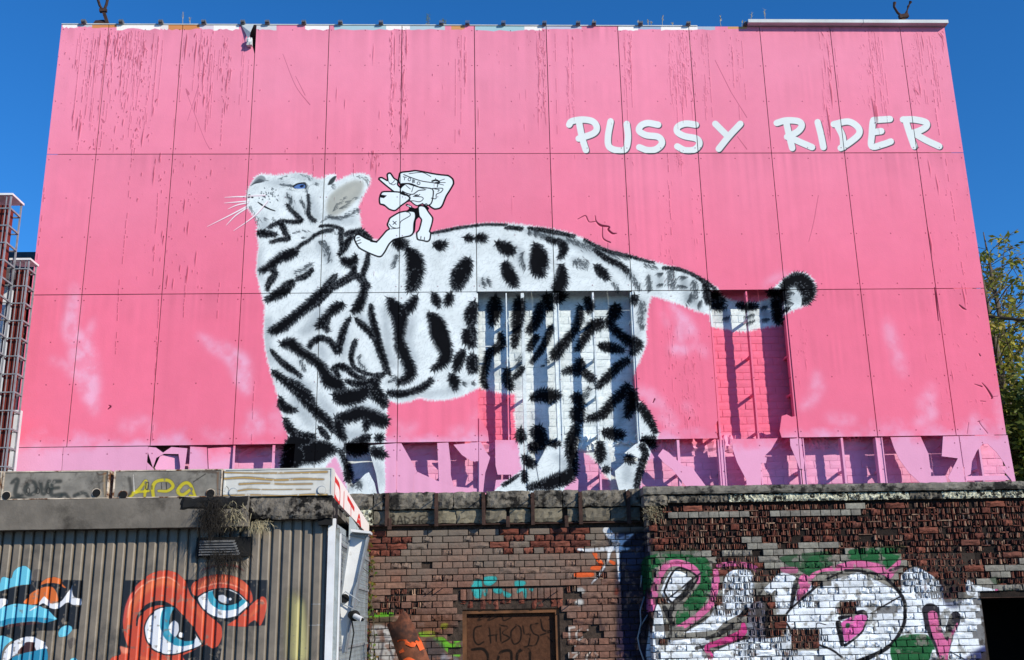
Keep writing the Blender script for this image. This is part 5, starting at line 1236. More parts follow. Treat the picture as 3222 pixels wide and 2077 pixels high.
# ------------------------------------------------------------------ the metal shed on the left
YS = -6.3
cvS = Canvas(1.3, 5.05, 1.1, 3.15, 280, YS)
def paint_shed(cv):
    P = lambda s, c, a=1, f=0.4: cv.poly(pts(s), c, a, f)
    Lw = lambda s, c, a=1, f=0.4: cv.line(s, c, a, f)
    def thick(s, c, k_, a, f):
        q = spts(s); q[:, 2] *= k_; m = cv.new(); cv.cover(cv.uv(stroke_poly(q)), m); cv.comp(blur(m, f*cv.k), c, a)
    BK, CY, CB, OR, WT, MR = (20, 20, 24), (98, 188, 214), (32, 128, 164), (206, 102, 34), (222, 224, 230), (58, 26, 28)
    cv.hardpoly(pts("S 0 650 200 600 380 560 392 515 560 520 840 510 1072 515 1060 760 1030 1000 1000 1142 740 1160 480 1165 470 1245 150 1300 -20 1250"), BK)
    P("S 435 390 520 380 515 510 425 515", (96, 86, 78), 0.9); P("S 870 1290 950 1250 960 1330 900 1400", (96, 86, 78), 0.9)
    P("S -20 655 15 490 60 470 110 490 150 480 175 400 250 335 330 330 375 370 385 450 380 560 250 580 100 620", CY)
    P("S 555 520 610 485 700 470 780 500 800 560 850 610 820 610 760 565 680 550 590 555 520 580 490 580", OR)
    P("S 300 800 400 680 500 620 600 595 680 605 730 680 735 790 650 815 560 730 520 800 400 830", OR)
    P("S -20 880 100 840 200 815 400 830 520 850 620 900 680 960 715 1020 500 1060 200 1080 -20 1105", CY); P("S -20 1050 150 1000 400 990 600 1000 710 1025 560 1065 400 1040 150 1075 -20 1105", CB)
    P("S -20 1120 150 1075 400 1045 560 1065 300 1095 -20 1138", MR)
    P("S 380 900 480 830 570 720 640 810 740 800 800 770 880 650 915 570 935 690 960 735 1042 760 1045 830 940 832 860 800 780 860 700 885 620 860 560 810 500 840 400 905", WT)
    P("S -20 760 60 750 80 800 20 870 -20 880", WT)
    P("S 30 1560 60 1420 160 1310 300 1245 420 1240 540 1290 600 1360 600 1400 300 1440 150 1500 80 1560", WT); P("S 230 1460 270 1370 340 1310 420 1315 450 1380 450 1430", MR); P("S 80 1560 230 1470 450 1420 600 1395 580 1600 60 1600", CB)
    P("S -20 1240 120 1250 145 1290 60 1370 20 1460 -20 1560", CY); P("S 750 1180 790 1120 860 1090 920 1110 925 1160 870 1220 800 1245 755 1240", CY); P("S 900 1530 960 1510 1010 1560 900 1600", CY)
    # red-orange figure of coiled eyes
    RD, RL, PKH = (196, 72, 44), (216, 112, 66), (238, 168, 140)
    cv.hardpoly(pts("Q 220 325 1100 315 2142 320 2142 540 2110 930 1880 940 1560 870 1530 1230 1500 1395 1500 1480 130 1480 130 1200 170 900 200 500"), BK)
    P("Q 200 900 230 680 300 510 400 370 560 240 700 190 820 190 930 230 1020 310 1070 420 1110 520 1190 620 1290 740 1420 850 1520 940 1530 1080 1480 1200 1400 1240 1300 1190 1100 1290 1000 1340 1000 1460 60 1460 60 1350 170 1320 165 1210 260 1230 220 1080", RD)
    Lw("Q 285 950 40 300 760 70 390 570 90 520 430 100 680 350 100 850 360 90 950 430 60", RL, 0.85, 5); Lw("Q 1060 560 40 1140 680 60 1250 800 60 1300 920 60", RL, 0.6, 5); Lw("Q 210 900 24 240 700 24 300 540 20 400 400 16", (200, 80, 84), 0.8, 3)
    Lw("Q 258 830 10 290 640 16 390 460 16 540 345 16 700 292 16 830 292 16 960 390 10", PKH, 0.9, 1)
    Lw("Q 385 930 20 400 820 30 470 720 50 580 650 60 720 630 60 860 690 50 1000 820 40 1130 970 40 1250 1160 30", BK)
    Lw("Q 400 1350 30 600 1400 40 900 1420 30", RL, 0.7, 3); P("Q 150 1210 250 1230 290 1290 200 1310", PKH, 0.6, 2)
    e = pts("Q 495 970 530 860 620 740 740 690 880 690 1000 820 1130 990 1250 1180 1100 1250 900 1310 750 1310 600 1240 520 1120"); cv.outline(e, 7, BK); cv.poly(e, WT)
    P("Q 740 690 880 690 870 760 830 860 850 1000 940 1110 1040 1140 1140 1120 1130 1180 1000 1210 880 1190 770 1110 700 980 700 840", (38, 138, 164)); Lw("Q 760 760 50 740 900 50 790 1040 50", (108, 180, 204), 0.6, 3)
    P("Q 880 700 1000 820 1180 1060 1140 1130 1030 1140 930 1100 850 1000 820 880", BK); P("Q 870 860 940 900 950 1000 910 1080 850 1060 810 960", (206, 208, 216)); P("Q 970 1020 998 1040 990 1095 950 1080 950 1040", WT)
    P("Q 1115 420 1150 350 1300 270 1500 240 1700 270 1850 360 1930 500 1940 600 1890 640 1850 590 1700 490 1550 440 1400 450 1250 510 1180 540 1130 500", RD)
    Lw("Q 1180 430 60 1350 330 70 1550 300 70 1750 350 60 1880 480 50", RL, 0.7, 4); Lw("Q 1210 440 14 1350 392 16 1500 362 16 1680 392 16 1820 462 10", PKH, 0.85, 1)
    e = pts("Q 1210 560 1330 480 1480 445 1640 450 1780 530 1880 640 1850 690 1720 800 1560 835 1430 810 1310 740 1240 650"); cv.outline(e, 7, BK); cv.poly(e, WT)
    P("Q 1350 480 1340 560 1380 640 1470 710 1600 730 1740 700 1850 610 1800 570 1700 500 1550 450", (44, 150, 176)); P("Q 1410 460 1430 560 1500 640 1620 660 1730 630 1800 570 1700 490 1550 440", BK)
    P("Q 1480 530 1550 520 1610 580 1600 640 1520 620 1470 580", (190, 194, 204)); P("Q 1640 555 1662 577 1640 598 1618 577", WT)
    P("Q 1600 920 1720 840 1880 690 2000 580 2070 540 2120 570 2130 680 2100 820 2050 930 2010 920 1970 860 1900 900 1850 950 1620 935", RD); Lw("Q 1900 820 30 2000 700 40 2070 620 40", RL, 0.7, 3); Lw("Q 1990 640 10 2060 590 14 2100 640 10", PKH, 0.8, 1)
    Lw("Q 1240 205 8 1350 150 38 1550 115 48 1720 135 42 1830 205 8", (176, 58, 40), 0.75, 1)
    # yellow haze sprayed near the corner
    Lw("X 925 1880 60 930 1960 80 935 2060 90", (205, 196, 120), 0.7, 14); Lw("X 945 1900 30 945 2070 40", (214, 206, 140), 0.7, 8)
    Lw("U 1945 997 7 2030 997 7", (200, 200, 200), 0.8); Lw("U 1935 1130 7 2015 1128 7", (200, 200, 200), 0.8); Lw("U 2000 990 5 1990 1130 5", (160, 160, 160), 0.6)
    Lw("Q 1900 1010 20 1910 1100 34 1880 1200 40 1930 1300 40", (40, 40, 42), 0.5, 4)
    cv.hardpoly(pts("U 1190 715 1225 640 1300 560 1330 500 1700 500 1560 560 1565 640 1500 705 1420 690 1300 690 1240 690"), (16, 15, 15), 0.93, 3)
    # sign boxes
    DG = (34, 46, 46)
    for s in ("U 112 250 12 150 230 16 135 320 16 180 325 12", "U 225 245 14 195 290 16 220 325 14 265 300 14 255 250 14 225 243 14", "U 290 245 14 310 320 16 345 240 14", "U 415 240 14 365 250 16 360 325 16 420 320 14", "U 362 285 12 405 280 12", "U 70 355 14 140 345 14 200 350 12", "U 400 350 10 440 320 14 470 350 12", "U 500 330 14 560 310 14 590 345 12"): thick(s, DG, 1.75, 0.85, 2.0)
    for x in (215, 275, 340): cv.outline(pts("U %d 280 %d 290 %d 310 %d 318 %d 310 %d 290" % (x, x+9, x+9, x, x-9, x-9)), 2.2, (30, 32, 32))
    YE = (206, 192, 30)
    for s in ("U 830 345 16 900 290 18 945 235 14 935 330 16", "U 860 310 14 960 300 14", "U 990 340 18 985 280 20 1010 240 18 1080 235 18 1110 270 18 1075 300 16 1020 300 14", "U 1250 340 14 1215 260 18 1175 255 18 1140 300 20 1170 325 18 1220 290 16", "U 1215 330 16 1265 345 16"): thick(s, YE, 1.35, 0.92, 1)
    for s in ("U 945 250 5 942 285 5 955 290 5 960 250 5 948 248 5", "U 980 268 5 980 290 5", "U 1038 250 5 1040 288 5", "U 1068 250 6 1070 290 6"): Lw(s, (26, 26, 26), 0.95, 0.3)
    RU, RB = (150, 104, 44), (104, 74, 40)
    for s in ("U 1420 185 14 1600 190 12 1850 188 14 2060 182 18", "U 1425 225 16 1560 218 20 1750 232 18 1900 226 18 2040 228 14", "U 1520 258 16 1650 252 14 1800 258 14 1970 256 12", "U 1510 300 12 1580 290 12 1700 292 8 1960 290 8", "U 1410 330 12 1600 325 14 1800 330 12 1960 322 16 2060 325 20"):
        Lw(s, RB, 0.8, 1.2); a = spts(s); a[:, 2] *= 0.55; m = cv.new(); cv.cover(cv.uv(stroke_poly(a)), m); cv.comp(m, (196, 160, 84), 0.8)
    Lw("U 690 180 20 685 260 22 695 350 20", (196, 168, 130), 0.9, 3); Lw("U 1390 180 12 1385 250 12 1390 345 10", (170, 110, 60), 0.8, 2); Lw("U 700 190 8 660 200 10 640 190 6", (110, 60, 30), 0.7, 1); Lw("U 1380 185 20 1300 180 12 1200 182 8", (90, 54, 30), 0.7, 2)
    Lw("U 865 200 10 870 300 12", (222, 216, 206), 0.9, 0.8); Lw("U 840 220 24 850 300 20 820 345 16", (40, 34, 30), 0.7, 2); Lw("U 640 180 10 650 230 14 655 300 10", (40, 36, 34), 0.6, 2); Lw("U 1235 245 6 1310 195 6", (30, 28, 26), 0.8, 0.5)
    a = cv.a
    chip = np.clip((fbm(cv.h, cv.w, 10, 177, 4)-0.66)*9, 0, 1); cv.a = a*(1-chip*0.7)
paint_shed(cvS)
imS = cvS.image('graffiti_on_shed')
def shed_mat(name, rgb, rough=0.5, var=0.12, dirt=(60, 56, 50), lo=0.55, hi=0.75, sc_=2.5):
    m, n, l, b = new_mat(name, rough, 0.7 if 'steel' in name else 0.4); p = position(n)
    g = noise(n, l, p, 6, 6); c = ramp(n, l, g.outputs['Fac'], [(0.3, tuple(v*(1-var) for v in rgb)), (0.7, tuple(v*(1+var*0.6) for v in rgb))]).outputs['Color']
    s = noise(n, l, p, sc_, 7, 0.65); c = mix(n, l, ramp(n, l, s.outputs['Fac'], [(lo, (0, 0, 0, 1)), (hi, (1, 1, 1, 1))]).outputs['Color'], c, lin(dirt))
    t = paint_tex(n, l, p, imS, cvS); l.new(mix(n, l, t.outputs['Alpha'], c, t.outputs['Color']), b.inputs['Base Color'])
    q = noise(n, l, p, 30, 3); bump(n, l, b, q.outputs['Fac'], 0.15, 0.004)
    return m
M['cladding'] = shed_mat('grey_brown_steel_cladding', (122, 112, 99), 0.48)
M['sign_grey'] = shed_mat('weathered_grey_sign_face', (132, 128, 120), 0.8, 0.2, (60, 54, 48), 0.55, 0.7, 5)
M['sign_white'] = shed_mat('white_sign_face', (206, 206, 200), 0.6, 0.08, (150, 138, 110), 0.6, 0.75, 4)
M['rim_pale'] = simple('flaking_pale_rim', (198, 184, 166), 0.9, 0.25, 10, 50, 0.3, 0.004, (104, 66, 40), 7, 0.52, 0.6)

shed = thing('metal_shed', (3.2, YS, -0.2), 'metal-clad shed with cartoon eyes painted on its grey corrugated front', 'shed')
MB().box(1.0, 4.84, YS+0.045, -2.95, -0.2, 2.6).build('body', M['body'], shed)
# upright cladding strips; the groove beside each strip lies in its neighbour's shade
px0, pitch = 14.0, 32.55
k = -4
while True:
    x = unproj([(px0+k*pitch, 1690)], YS)[0][0]; xn = unproj([(px0+(k+1)*pitch, 1690)], YS)[0][0]
    if xn > 4.86: break
    zt = 2.66 if x > 4.3 else 2.6
    w = xn-x; yf, yb = YS, YS+0.036
    pf = [(x, yb), (x+0.002, yf), (x+w*0.56, yf), (x+w*0.67, yf+0.0066), (x+w*0.71, yf+0.013), (x+w*0.735, yf+0.021), (x+w*0.75, yb), (xn-0.0005, yb)]
    v = [(a, b, 0.6) for a, b in pf]+[(a, b, zt) for a, b in pf]; n = len(pf)
    v += [(x, YS+0.045, 0.6), (xn-0.0005, YS+0.045, 0.6), (x, YS+0.045, zt), (xn-0.0005, YS+0.045, zt)]
    f = [(i, i+1, n+i+1, n+i) for i in range(n-1)]+[tuple(range(2*n-1, n-1, -1))+(2*n+2, 2*n+3)]
    MB().add(v, f).build('cladding_strip', M['cladding'], shed)
    k += 1
# fascia
xf = 4.17
MB().rough(1.0, xf, YS-0.15, YS+0.1, 2.512, 2.772, 60, 4, 0.0012, 31, 0.004).build('fascia', M['fascia'], shed)
MB().rough(xf-0.02, 4.9, YS-0.13, YS+0.1, 2.575, 2.77, 22, 6, 0.008, 32, 0.02).build('fascia', M['fascia_dark'], shed, label='peeling tarred end of the fascia')
MB().rough(3.56, 4.16, YS-0.158, YS+0.0, 2.66, 2.776, 14, 4, 0.006, 33, 0.012).build('tar_patch', M['black'], shed)
MB().box(4.78, 4.90, YS-0.09, YS+0.3, 2.52, 2.76).build('fascia_end', M['black'], shed)
# louvred vent
a = at(*(pts("U 1245 600")[0]), YS-0.06); b = at(*(pts("U 1560 690")[0]), YS-0.06)
vt = MB().box(a.x-0.02, b.x, YS-0.045, YS-0.002, b.z-0.01, a.z+0.03).build('vent', M['black'], shed)
for i in range(6):
    z = b.z+0.006+i*(a.z-b.z-0.01)/5.5
    MB().add([(a.x+0.01, YS-0.075, z), (b.x-0.08-0.01*i, YS-0.075, z), (b.x-0.08-0.01*i, YS-0.046, z+0.018), (a.x+0.01, YS-0.046, z+0.018), (a.x+0.01, YS-0.073, z-0.004), (b.x-0.08-0.01*i, YS-0.073, z-0.004)], [(0, 1, 2, 3), (4, 5, 1, 0)]).build('slat', M['clip'], vt)
# roof falling to the back, side wall under wire mesh
MB().add([(1.0, YS-0.08, 2.775), (4.86, YS-0.08, 2.775), (4.86, -2.95, 2.66), (1.0, -2.95, 2.66), (1.0, YS-0.08, 2.70), (4.86, YS-0.08, 2.70), (4.86, -2.95, 2.60), (1.0, -2.95, 2.60)], [(0, 1, 2, 3), (7, 6, 5, 4), (0, 4, 5, 1), (1, 5, 6, 2), (2, 6, 7, 3), (3, 7, 4, 0)]).build('roof', M['roof_slab'], shed)
M['side'] = simple('pale_blue_grey_sheet', (150, 160, 164), 0.6, 0.15, 5, 40, 0.2, 0.003, (96, 96, 88), 3, 0.55, 0.7)
MB().box(4.842, 4.868, YS+0.12, -2.99, -0.2, 2.58).build('side_sheet', M['side'], shed)
q = MB()
y = YS+0.14
while y < -3.0:
    q.box(4.893, 4.896, y-0.0015, y+0.0015, 0.9, 2.5); y += 0.05
z = 0.95
while z < 2.5:
    q.box(4.8965, 4.8995, YS+0.14, -3.0, z-0.0015, z+0.0015); z += 0.05
q.build('wire_mesh', M['steel'], shed, kind='stuff')
q = MB()
for z in (1.2, 1.45, 1.75, 2.05, 2.4): q.box(4.87, 4.905, YS+0.13, -3.0, z-0.012, z+0.012)
q.build('mesh_rails', M['steel'], shed)
# white corner trim and steel strip
MB().box(4.862, 4.925, YS-0.03, YS+0.02, 0.9, 2.58).build('corner_trim', M['white'], shed)
MB().box(4.927, 4.955, YS-0.0, YS+0.05, 0.95, 2.5).build('corner_trim', M['side'], shed)
MB().box(4.958, 4.972, YS+0.02, YS+0.06, 0.95, 2.45).build('corner_trim', M['white'], shed)
# three sign boxes on the fascia, one long sign down the side
YB = YS-0.14
def sign(pxl, pxr, zt, mat, rim, label, sock):
    xa = unproj([(pxl, 1530)], YB)[0][0]; xb = unproj([(pxr, 1530)], YB)[0][0]
    t = thing('sign_box', ((xa+xb)/2, YB, 2.775), label, 'sign box', 'sign boxes on the shed roof edge')
    MB().rough(xa+0.012, xb-0.012, YB+0.006, YB+0.16, 2.784, zt-0.012, 14, 5, 0.0022, int(pxl)+3, 0.001).build('face', M[mat], t)
    q = MB(); q.box(xa, xa+0.012, YB, YB+0.17, 2.776, zt); q.box(xb-0.012, xb, YB, YB+0.17, 2.776, zt); q.box(xa+0.012, xb-0.012, YB, YB+0.17, zt-0.011, zt); q.box(xa+0.012, xb-0.012, YB+0.001, YB+0.17, 2.776, 2.784)
    q.build('rim', M[rim], t)
    for u, v, mk in sock:
        c = at(*(pts("U %f %f" % (u, v))[0]), YB); r = 0.04
        MB().disc((c.x, YB-0.002, c.z), r, 20, 0.012).build('socket_rim', M['rim_pale' if mk == 'black' else 'steel'], t)
        MB().disc((c.x+0.003, YB-0.006, c.z-0.002), r*0.88, 20, 0.006).build('socket', M[mk], t)
    return t
sign(-420, 2, 3.03, 'sign_grey', 'rim_pale', 'grey sign box cut by the left edge beside the tag LOVE', [])
sign(6, 341, 3.028, 'sign_grey', 'rim_pale', 'grey sign box sprayed with a dark green tag reading LOVE', [(38, 317, 'black'), (603, 300, 'black')])
sign(356, 698, 3.024, 'sign_grey', 'rim_pale', 'grey sign box with a yellow scribble and two black sockets', [(770, 312, 'black'), (1318, 302, 'black')])
sign(703, 1045, 3.022, 'sign_white', 'sign_white', 'white sign box streaked with brown rust, at the shed corner', [(1460, 297, 'sign_white'), (2014, 284, 'sign_white')])
cvP = Canvas(YS-0.1, -2.9, 2.6, 3.1, 220, YS)
cvP.c[:] = np.array([236, 226, 222])/255; cvP.a[:] = 1
def ll(P_, w, rgb, a_=1.0):
    m_ = cvP.new(); u_ = cvP.wz(np.array(P_)); cvP.cover(stroke_poly(np.concatenate([u_, np.full((len(u_), 1), w*cvP.ppm)], 1)), m_); cvP.comp(m_, rgb, a_)
slope = lambda y: 3.0-(y-YS)*0.057
for P_ in ([(-6.2, -.04), (-6.2, -.2)], [(-6.2, -.04), (-5.85, -.06), (-5.85, -.21), (-6.2, -.2)], [(-5.5, -.05), (-5.5, -.22)], [(-5.2, -.04), (-4.6, -.06)], [(-4.9, -.05), (-4.88, -.2)], [(-4.35, -.19), (-4.1, -.05), (-3.85, -.18)], [(-4.25, -.12), (-3.95, -.12)], [(-3.6, -.15), (-3.55, -.16)]):
    ll([(y, slope(y)+d) for y, d in P_], 0.05, (206, 44, 38))
for y in (-6.1, -5.8, -5.5, -4.9, -4.3, -3.9): ll([(y, slope(y)-.15), (y+0.01, slope(y)-.25)], 0.015, (206, 70, 60), 0.8)
imP = cvP.image('red_letters_on_side_sign', False)
m_, n_, l_, b_ = new_mat('white_side_sign', 0.6, 0.3); t_ = paint_tex(n_, l_, position(n_), imP, cvP, 'Y'); l_.new(t_.outputs['Color'], b_.inputs['Base Color']); M['side_sign'] = m_
ss = thing('side_sign', (4.9, -4.6, 2.7), 'long white sign with dripping red letters along the shed side roof edge', 'sign')
MB().add([(4.892, YB+0.18, 3.02), (4.892, -2.97, 2.835), (4.892, -2.97, 2.70), (4.892, YB+0.18, 2.772), (4.862, YB+0.18, 3.02), (4.862, -2.97, 2.835), (4.862, -2.97, 2.70), (4.862, YB+0.18, 2.772)], [(0, 3, 2, 1), (4, 5, 6, 7), (0, 1, 5, 4), (1, 2, 6, 5), (2, 3, 7, 6), (3, 0, 4, 7)]).build('board', M['side_sign'], ss)
# corrugated off-cut hung below the side sign
q = MB(); nn_ = 26
for i in range(nn_):
    y = -5.1+i*0.06; q.add([(4.90, y, 2.72-(y+5.1)*0.06), (4.915, y+0.03, 2.72-(y+5.1)*0.06), (4.90, y+0.06, 2.72-(y+5.1)*0.06), (4.90, y, 2.48), (4.915, y+0.03, 2.48), (4.90, y+0.06, 2.48)], [(0, 1, 4, 3), (1, 2, 5, 4)])
q.build('corrugated_sheet', M['side'], shed)

# white bent lamp housing hanging on the side, small black spotlight, its cable
YLm = -5.85
hs = thing('lamp_housing', tuple(at(1095, 2000, YLm)), 'white bent metal lamp housing hanging askew on the shed side', 'lamp housing')
P_ = unproj(pts("N 252 572 378 590 300 930 272 1000 250 1190 205 1480 188 1488 172 1080 190 960 245 610"), YLm)
MB().prism([tuple(v) for v in P_], YLm, YLm+0.10).build('channel', M['white'], hs)
P_ = unproj(pts("N 380 566 387 590 312 930 300 1000 262 1200 214 1478 206 1484 252 1192 275 1000 302 932"), YLm-0.03)
MB().prism([tuple(v) for v in P_], YLm-0.035, YLm+0.11).build('flange', M['steel'], hs)
P_ = unproj(pts("N 240 610 248 612 196 960 178 1080 168 1076 184 950"), YLm-0.03)
MB().prism([tuple(v) for v in P_], YLm-0.035, YLm+0.11).build('flange', M['steel'], hs)
P_ = unproj(pts("N 262 532 412 550 410 567 262 552"), YLm-0.06)
MB().prism([tuple(v) for v in P_], YLm-0.14, YLm+0.06).build('end_cap', M['white'], hs)
P_ = unproj(pts("N 255 556 385 568 360 600 245 580"), YLm-0.02)
MB().prism([tuple(v) for v in P_], YLm-0.03, YLm-0.004).build('shadow_gap', M['steel'], hs)  # solid grey strip put in for the shadow under the end cap
wt = [at(*p, YLm-0.1) for p in pts("N 178 1100 178 1040 215 1010 325 1085 285 1150 190 1105")]
MB().tube([w_ for w_ in wt], 0.006).build('wire_guard', M['steel'], hs)
c = at(*(pts("N 205 1062")[0]), YLm-0.06); MB().tube([c, c+Vector((0.0, 0.05, 0))], 0.04, 14).build('label_plate', M['black'], hs)
c = at(*(pts("N 283 1196")[0]), YLm-0.08)
sp = thing('spotlight', tuple(c), 'small black spotlight with a pale snout below the lamp housing', 'spotlight')
MB().tube([c+Vector((-0.04, 0.08, 0.01)), c+Vector((0, 0.02, 0)), c+Vector((0.01, -0.02, 0))], [0.035, 0.05, 0.045], 16).build('housing', M['black'], sp, True)
MB().tube([c+Vector((0.005, -0.01, -0.005)), c+Vector((0.075, -0.07, -0.035))], [0.026, 0.022], 14).build('snout', M['white'], sp)
MB().disc(tuple(c+Vector((0.078, -0.076, -0.036))), 0.017, 12, 0.004).build('lens', M['black'], sp)
cable('cable', [(x, y, 0) for x, y in pts("N 262 1230 278 1330 262 1430 245 1540 240 1640")], 0.007, 'black', 'black cable hanging down from the small spotlight', 'cable', YLm-0.06)
MB().tube([at(*p, -4.2) for p in pts("N 340 820 430 900")], 0.004).build('peg', M['rust'], shed)
# dry grass clump hanging from the broken fascia
def clump(name, c, n, ln, mats, label, seed, spread=(0.2, 0.06, 0.08), down=0.6):
    R = random.Random(seed); t = thing(name, tuple(c), label, 'grass clump')
    for j, mk in enumerate(mats):
        q = MB()
        for i in range(n//len(mats)):
            b = Vector((R.gauss(0, spread[0]), R.gauss(0, spread[1]), R.gauss(0, spread[2])))+c
            d = Vector((R.gauss(0, 0.7), R.gauss(-0.35, 0.35), R.gauss(-down, 0.5))).normalized(); L_ = ln*R.uniform(0.3, 1)
            m1 = b+d*L_*0.5+Vector((R.gauss(0, .01), R.gauss(0, .01), 0)); e = b+d*L_+Vector((0, 0, -0.25*L_)); w = R.uniform(0.0012, 0.003)
            s = Vector((w, 0, w*0.4)); q.add([b-s, b+s, m1+s*0.8, m1-s*0.8, e], [(0, 1, 2, 3), (3, 2, 4)])
        q.build('blades', M[mk], t, kind='stuff')
    return t
clump('grass_clump', at(*(pts("U 1480 430")[0]), YS-0.17), 260, 0.1, ('straw', 'soot_straw'), 'pale dry grass clump hanging from the broken shed fascia', 91, (0.05, 0.02, 0.045), 0.5)
clump('grass_clump', at(*(pts("U 1330 430")[0]), YS-0.17), 800, 0.17, ('soot_straw',), 'blackened dry grass hanging on the shed fascia left of the pale clump', 92, (0.05, 0.02, 0.065), 0.5)
clump('grass_clump', at(*(pts("U 1620 500")[0]), YS-0.12), 160, 0.09, ('straw',), 'thin wisps of dry grass at the top of the cladding by the fascia end', 93, (0.05, 0.02, 0.02), 0.7)
clump('grass_clump', at(*(pts("R 105 255")[0]), YR-0.05), 520, 0.08, ('soot_straw', 'straw'), 'dry nest-like clump of stalks under the parapet corner of the right brick building', 94, (0.05, 0.02, 0.045), 0.2)
clump('grass_clump', at(*(pts("U 1400 690")[0]), YS-0.07), 260, 0.24, ('soot_straw',), 'black wisps trailing down to the left of the shed vent', 95, (0.07, 0.015, 0.03), 0.6)

# rusty bent plate with an orange zigzag, leaning in front of the brick wall
YP = -3.75
pl = thing('rusty_plate', tuple(at(1330, 2200, YP)), 'rusty bent steel plate painted with an orange zigzag, leaning before the wall', 'steel plate')
Lf = np.array([at(*p, YP) for p in pts("M 280 1160 310 1250 360 1400 420 1580 480 1760 560 2000")]); Rt = np.array([at(*p, YP) for p in pts("M 440 1090 490 1180 560 1320 630 1500 700 1690 800 1950")])
q = MB(); nu = 8; V = []
for i in range(len(Lf)):
    for j in range(nu+1):
        s = j/nu; p = Lf[i]*(1-s)+Rt[i]*s; bow = -0.07*math.sin(math.pi*s)
        dz = 0.0
        if i == 0: dz = 0.035*[0, 0.3, 0.1, -0.5, 0.1, 1.2, 1.7, 1.5, 0.2][j]
        V.append((p[0], p[1]+bow, p[2]+dz))
nv = len(V); V += [(x, y+0.012, z) for x, y, z in V]
F = []
for i in range(len(Lf)-1):
    for j in range(nu):
        a = i*(nu+1)+j; F += [(a, a+nu+1, a+nu+2, a+1), (nv+a, nv+a+1, nv+a+nu+2, nv+a+nu+1)]
for j in range(nu): F.append((j, j+1, nv+j+1, nv+j))
for i in range(len(Lf)-1):
    a = i*(nu+1); F += [(a, nv+a, nv+a+nu+1, a+nu+1), (a+nu, a+2*nu+1, nv+a+2*nu+1, nv+a+nu)]
M['rust_plate'] = simple('orange_brown_rust', (112, 66, 46), 0.85, 0.35, 9, 40, 0.4, 0.004, (56, 36, 30), 3, 0.5, 0.64)
q.add(V, F).build('plate', M['rust_plate'], pl, True)
M['orange'] = simple('orange_spray_paint', (222, 92, 40), 0.6, 0.08, 12, 50, 0.1, 0.001)
def plate_y(x, z):
    for i in range(len(Lf)-1):
        z0, z1 = (Lf[i][2]+Rt[i][2])/2, (Lf[i+1][2]+Rt[i+1][2])/2
    i = min(range(len(Lf)), key=lambda k: abs((Lf[k][2]+Rt[k][2])/2-z)); s = min(1, max(0, (x-Lf[i][0])/(Rt[i][0]-Lf[i][0])))
    return YP-0.07*math.sin(math.pi*s)-0.012
for s in ("M 395 1370 40 370 1300 40 420 1290 36 480 1310 36 490 1260 36 520 1290 40 545 1350 36", "M 410 1440 40 450 1425 40 500 1450 36", "M 545 1440 40 560 1500 36"):
    poly = unproj(stroke_poly(spts(s)), YP-0.05); n = len(poly)//2
    v = [(x, plate_y(x, z), z) for x, z in poly]
    h = len(v)
    c_ = catmull(spts(s), 6); m = len(c_)
    top = v[:m]; bot = v[m+4:m+4+m][::-1]
    vv = []; f = []
    for i in range(m):
        a_, b_ = Vector(top[i]), Vector(bot[i]); mid_ = (a_+b_)/2; mid_.y = plate_y(mid_.x, mid_.z)
        vv += [a_, mid_, b_]
    for i in range(m-1): f += [(3*i, 3*i+1, 3*i+4, 3*i+3), (3*i+1, 3*i+2, 3*i+5, 3*i+4)]
    MB().add(vv, f).build('paint_mark', M['orange'], pl)
# ------------------------------------------------------------------ plants
def leaf_mat(name, cols):
    m, n, l, b = new_mat(name, 0.6, 0.3)
    gi = N(n, 'ShaderNodeNewGeometry').outputs['Random Per Island']
    l.new(ramp(n, l, gi, [(i/(len(cols)-1), c) for i, c in enumerate(cols)]).outputs['Color'], b.inputs['Base Color'])
    tr = N(n, 'ShaderNodeBsdfTranslucent'); l.new(ramp(n, l, gi, [(i/(len(cols)-1), c) for i, c in enumerate(cols)]).outputs['Color'], tr.inputs['Color'])
    mx = N(n, 'ShaderNodeMixShader'); mx.inputs[0].default_value = 0.3
    out = n['Material Output']; l.new(b.outputs[0], mx.inputs[1]); l.new(tr.outputs[0], mx.inputs[2]); l.new(mx.outputs[0], out.inputs['Surface'])
    return m
M['leaf_autumn'] = leaf_mat('yellowing_leaves', [(92, 104, 40), (136, 140, 52), (184, 172, 66), (108, 120, 48), (190, 160, 70)])
M['leaf_green'] = leaf_mat('dark_green_leaves', [(62, 78, 36), (88, 104, 44), (122, 132, 54), (72, 88, 40), (150, 146, 64)])
M['leaf_ivy'] = leaf_mat('ivy_leaves', [(70, 96, 34), (104, 120, 40), (132, 96, 44), (60, 84, 34)])
def leaves(q, R, c, r, n, size):
    for i in range(n):
        d = Vector((R.gauss(0, 1), R.gauss(0, 1), R.gauss(0, 1))).normalized()*r*R.random()**0.45
        p = c+Vector((d.x, d.y, d.z*0.8))
        a = Vector((R.gauss(0, 1), R.gauss(0, 1), R.gauss(0, 0.6))).normalized(); b = a.cross(Vector((R.gauss(0, 1), R.gauss(0, 1), R.gauss(0, 1)))).normalized()
        s = size*R.uniform(0.6, 1.3)
        q.add([p-a*s, p+b*s*0.45, p+a*s, p-b*s*0.45], [(0, 1, 2, 3)])
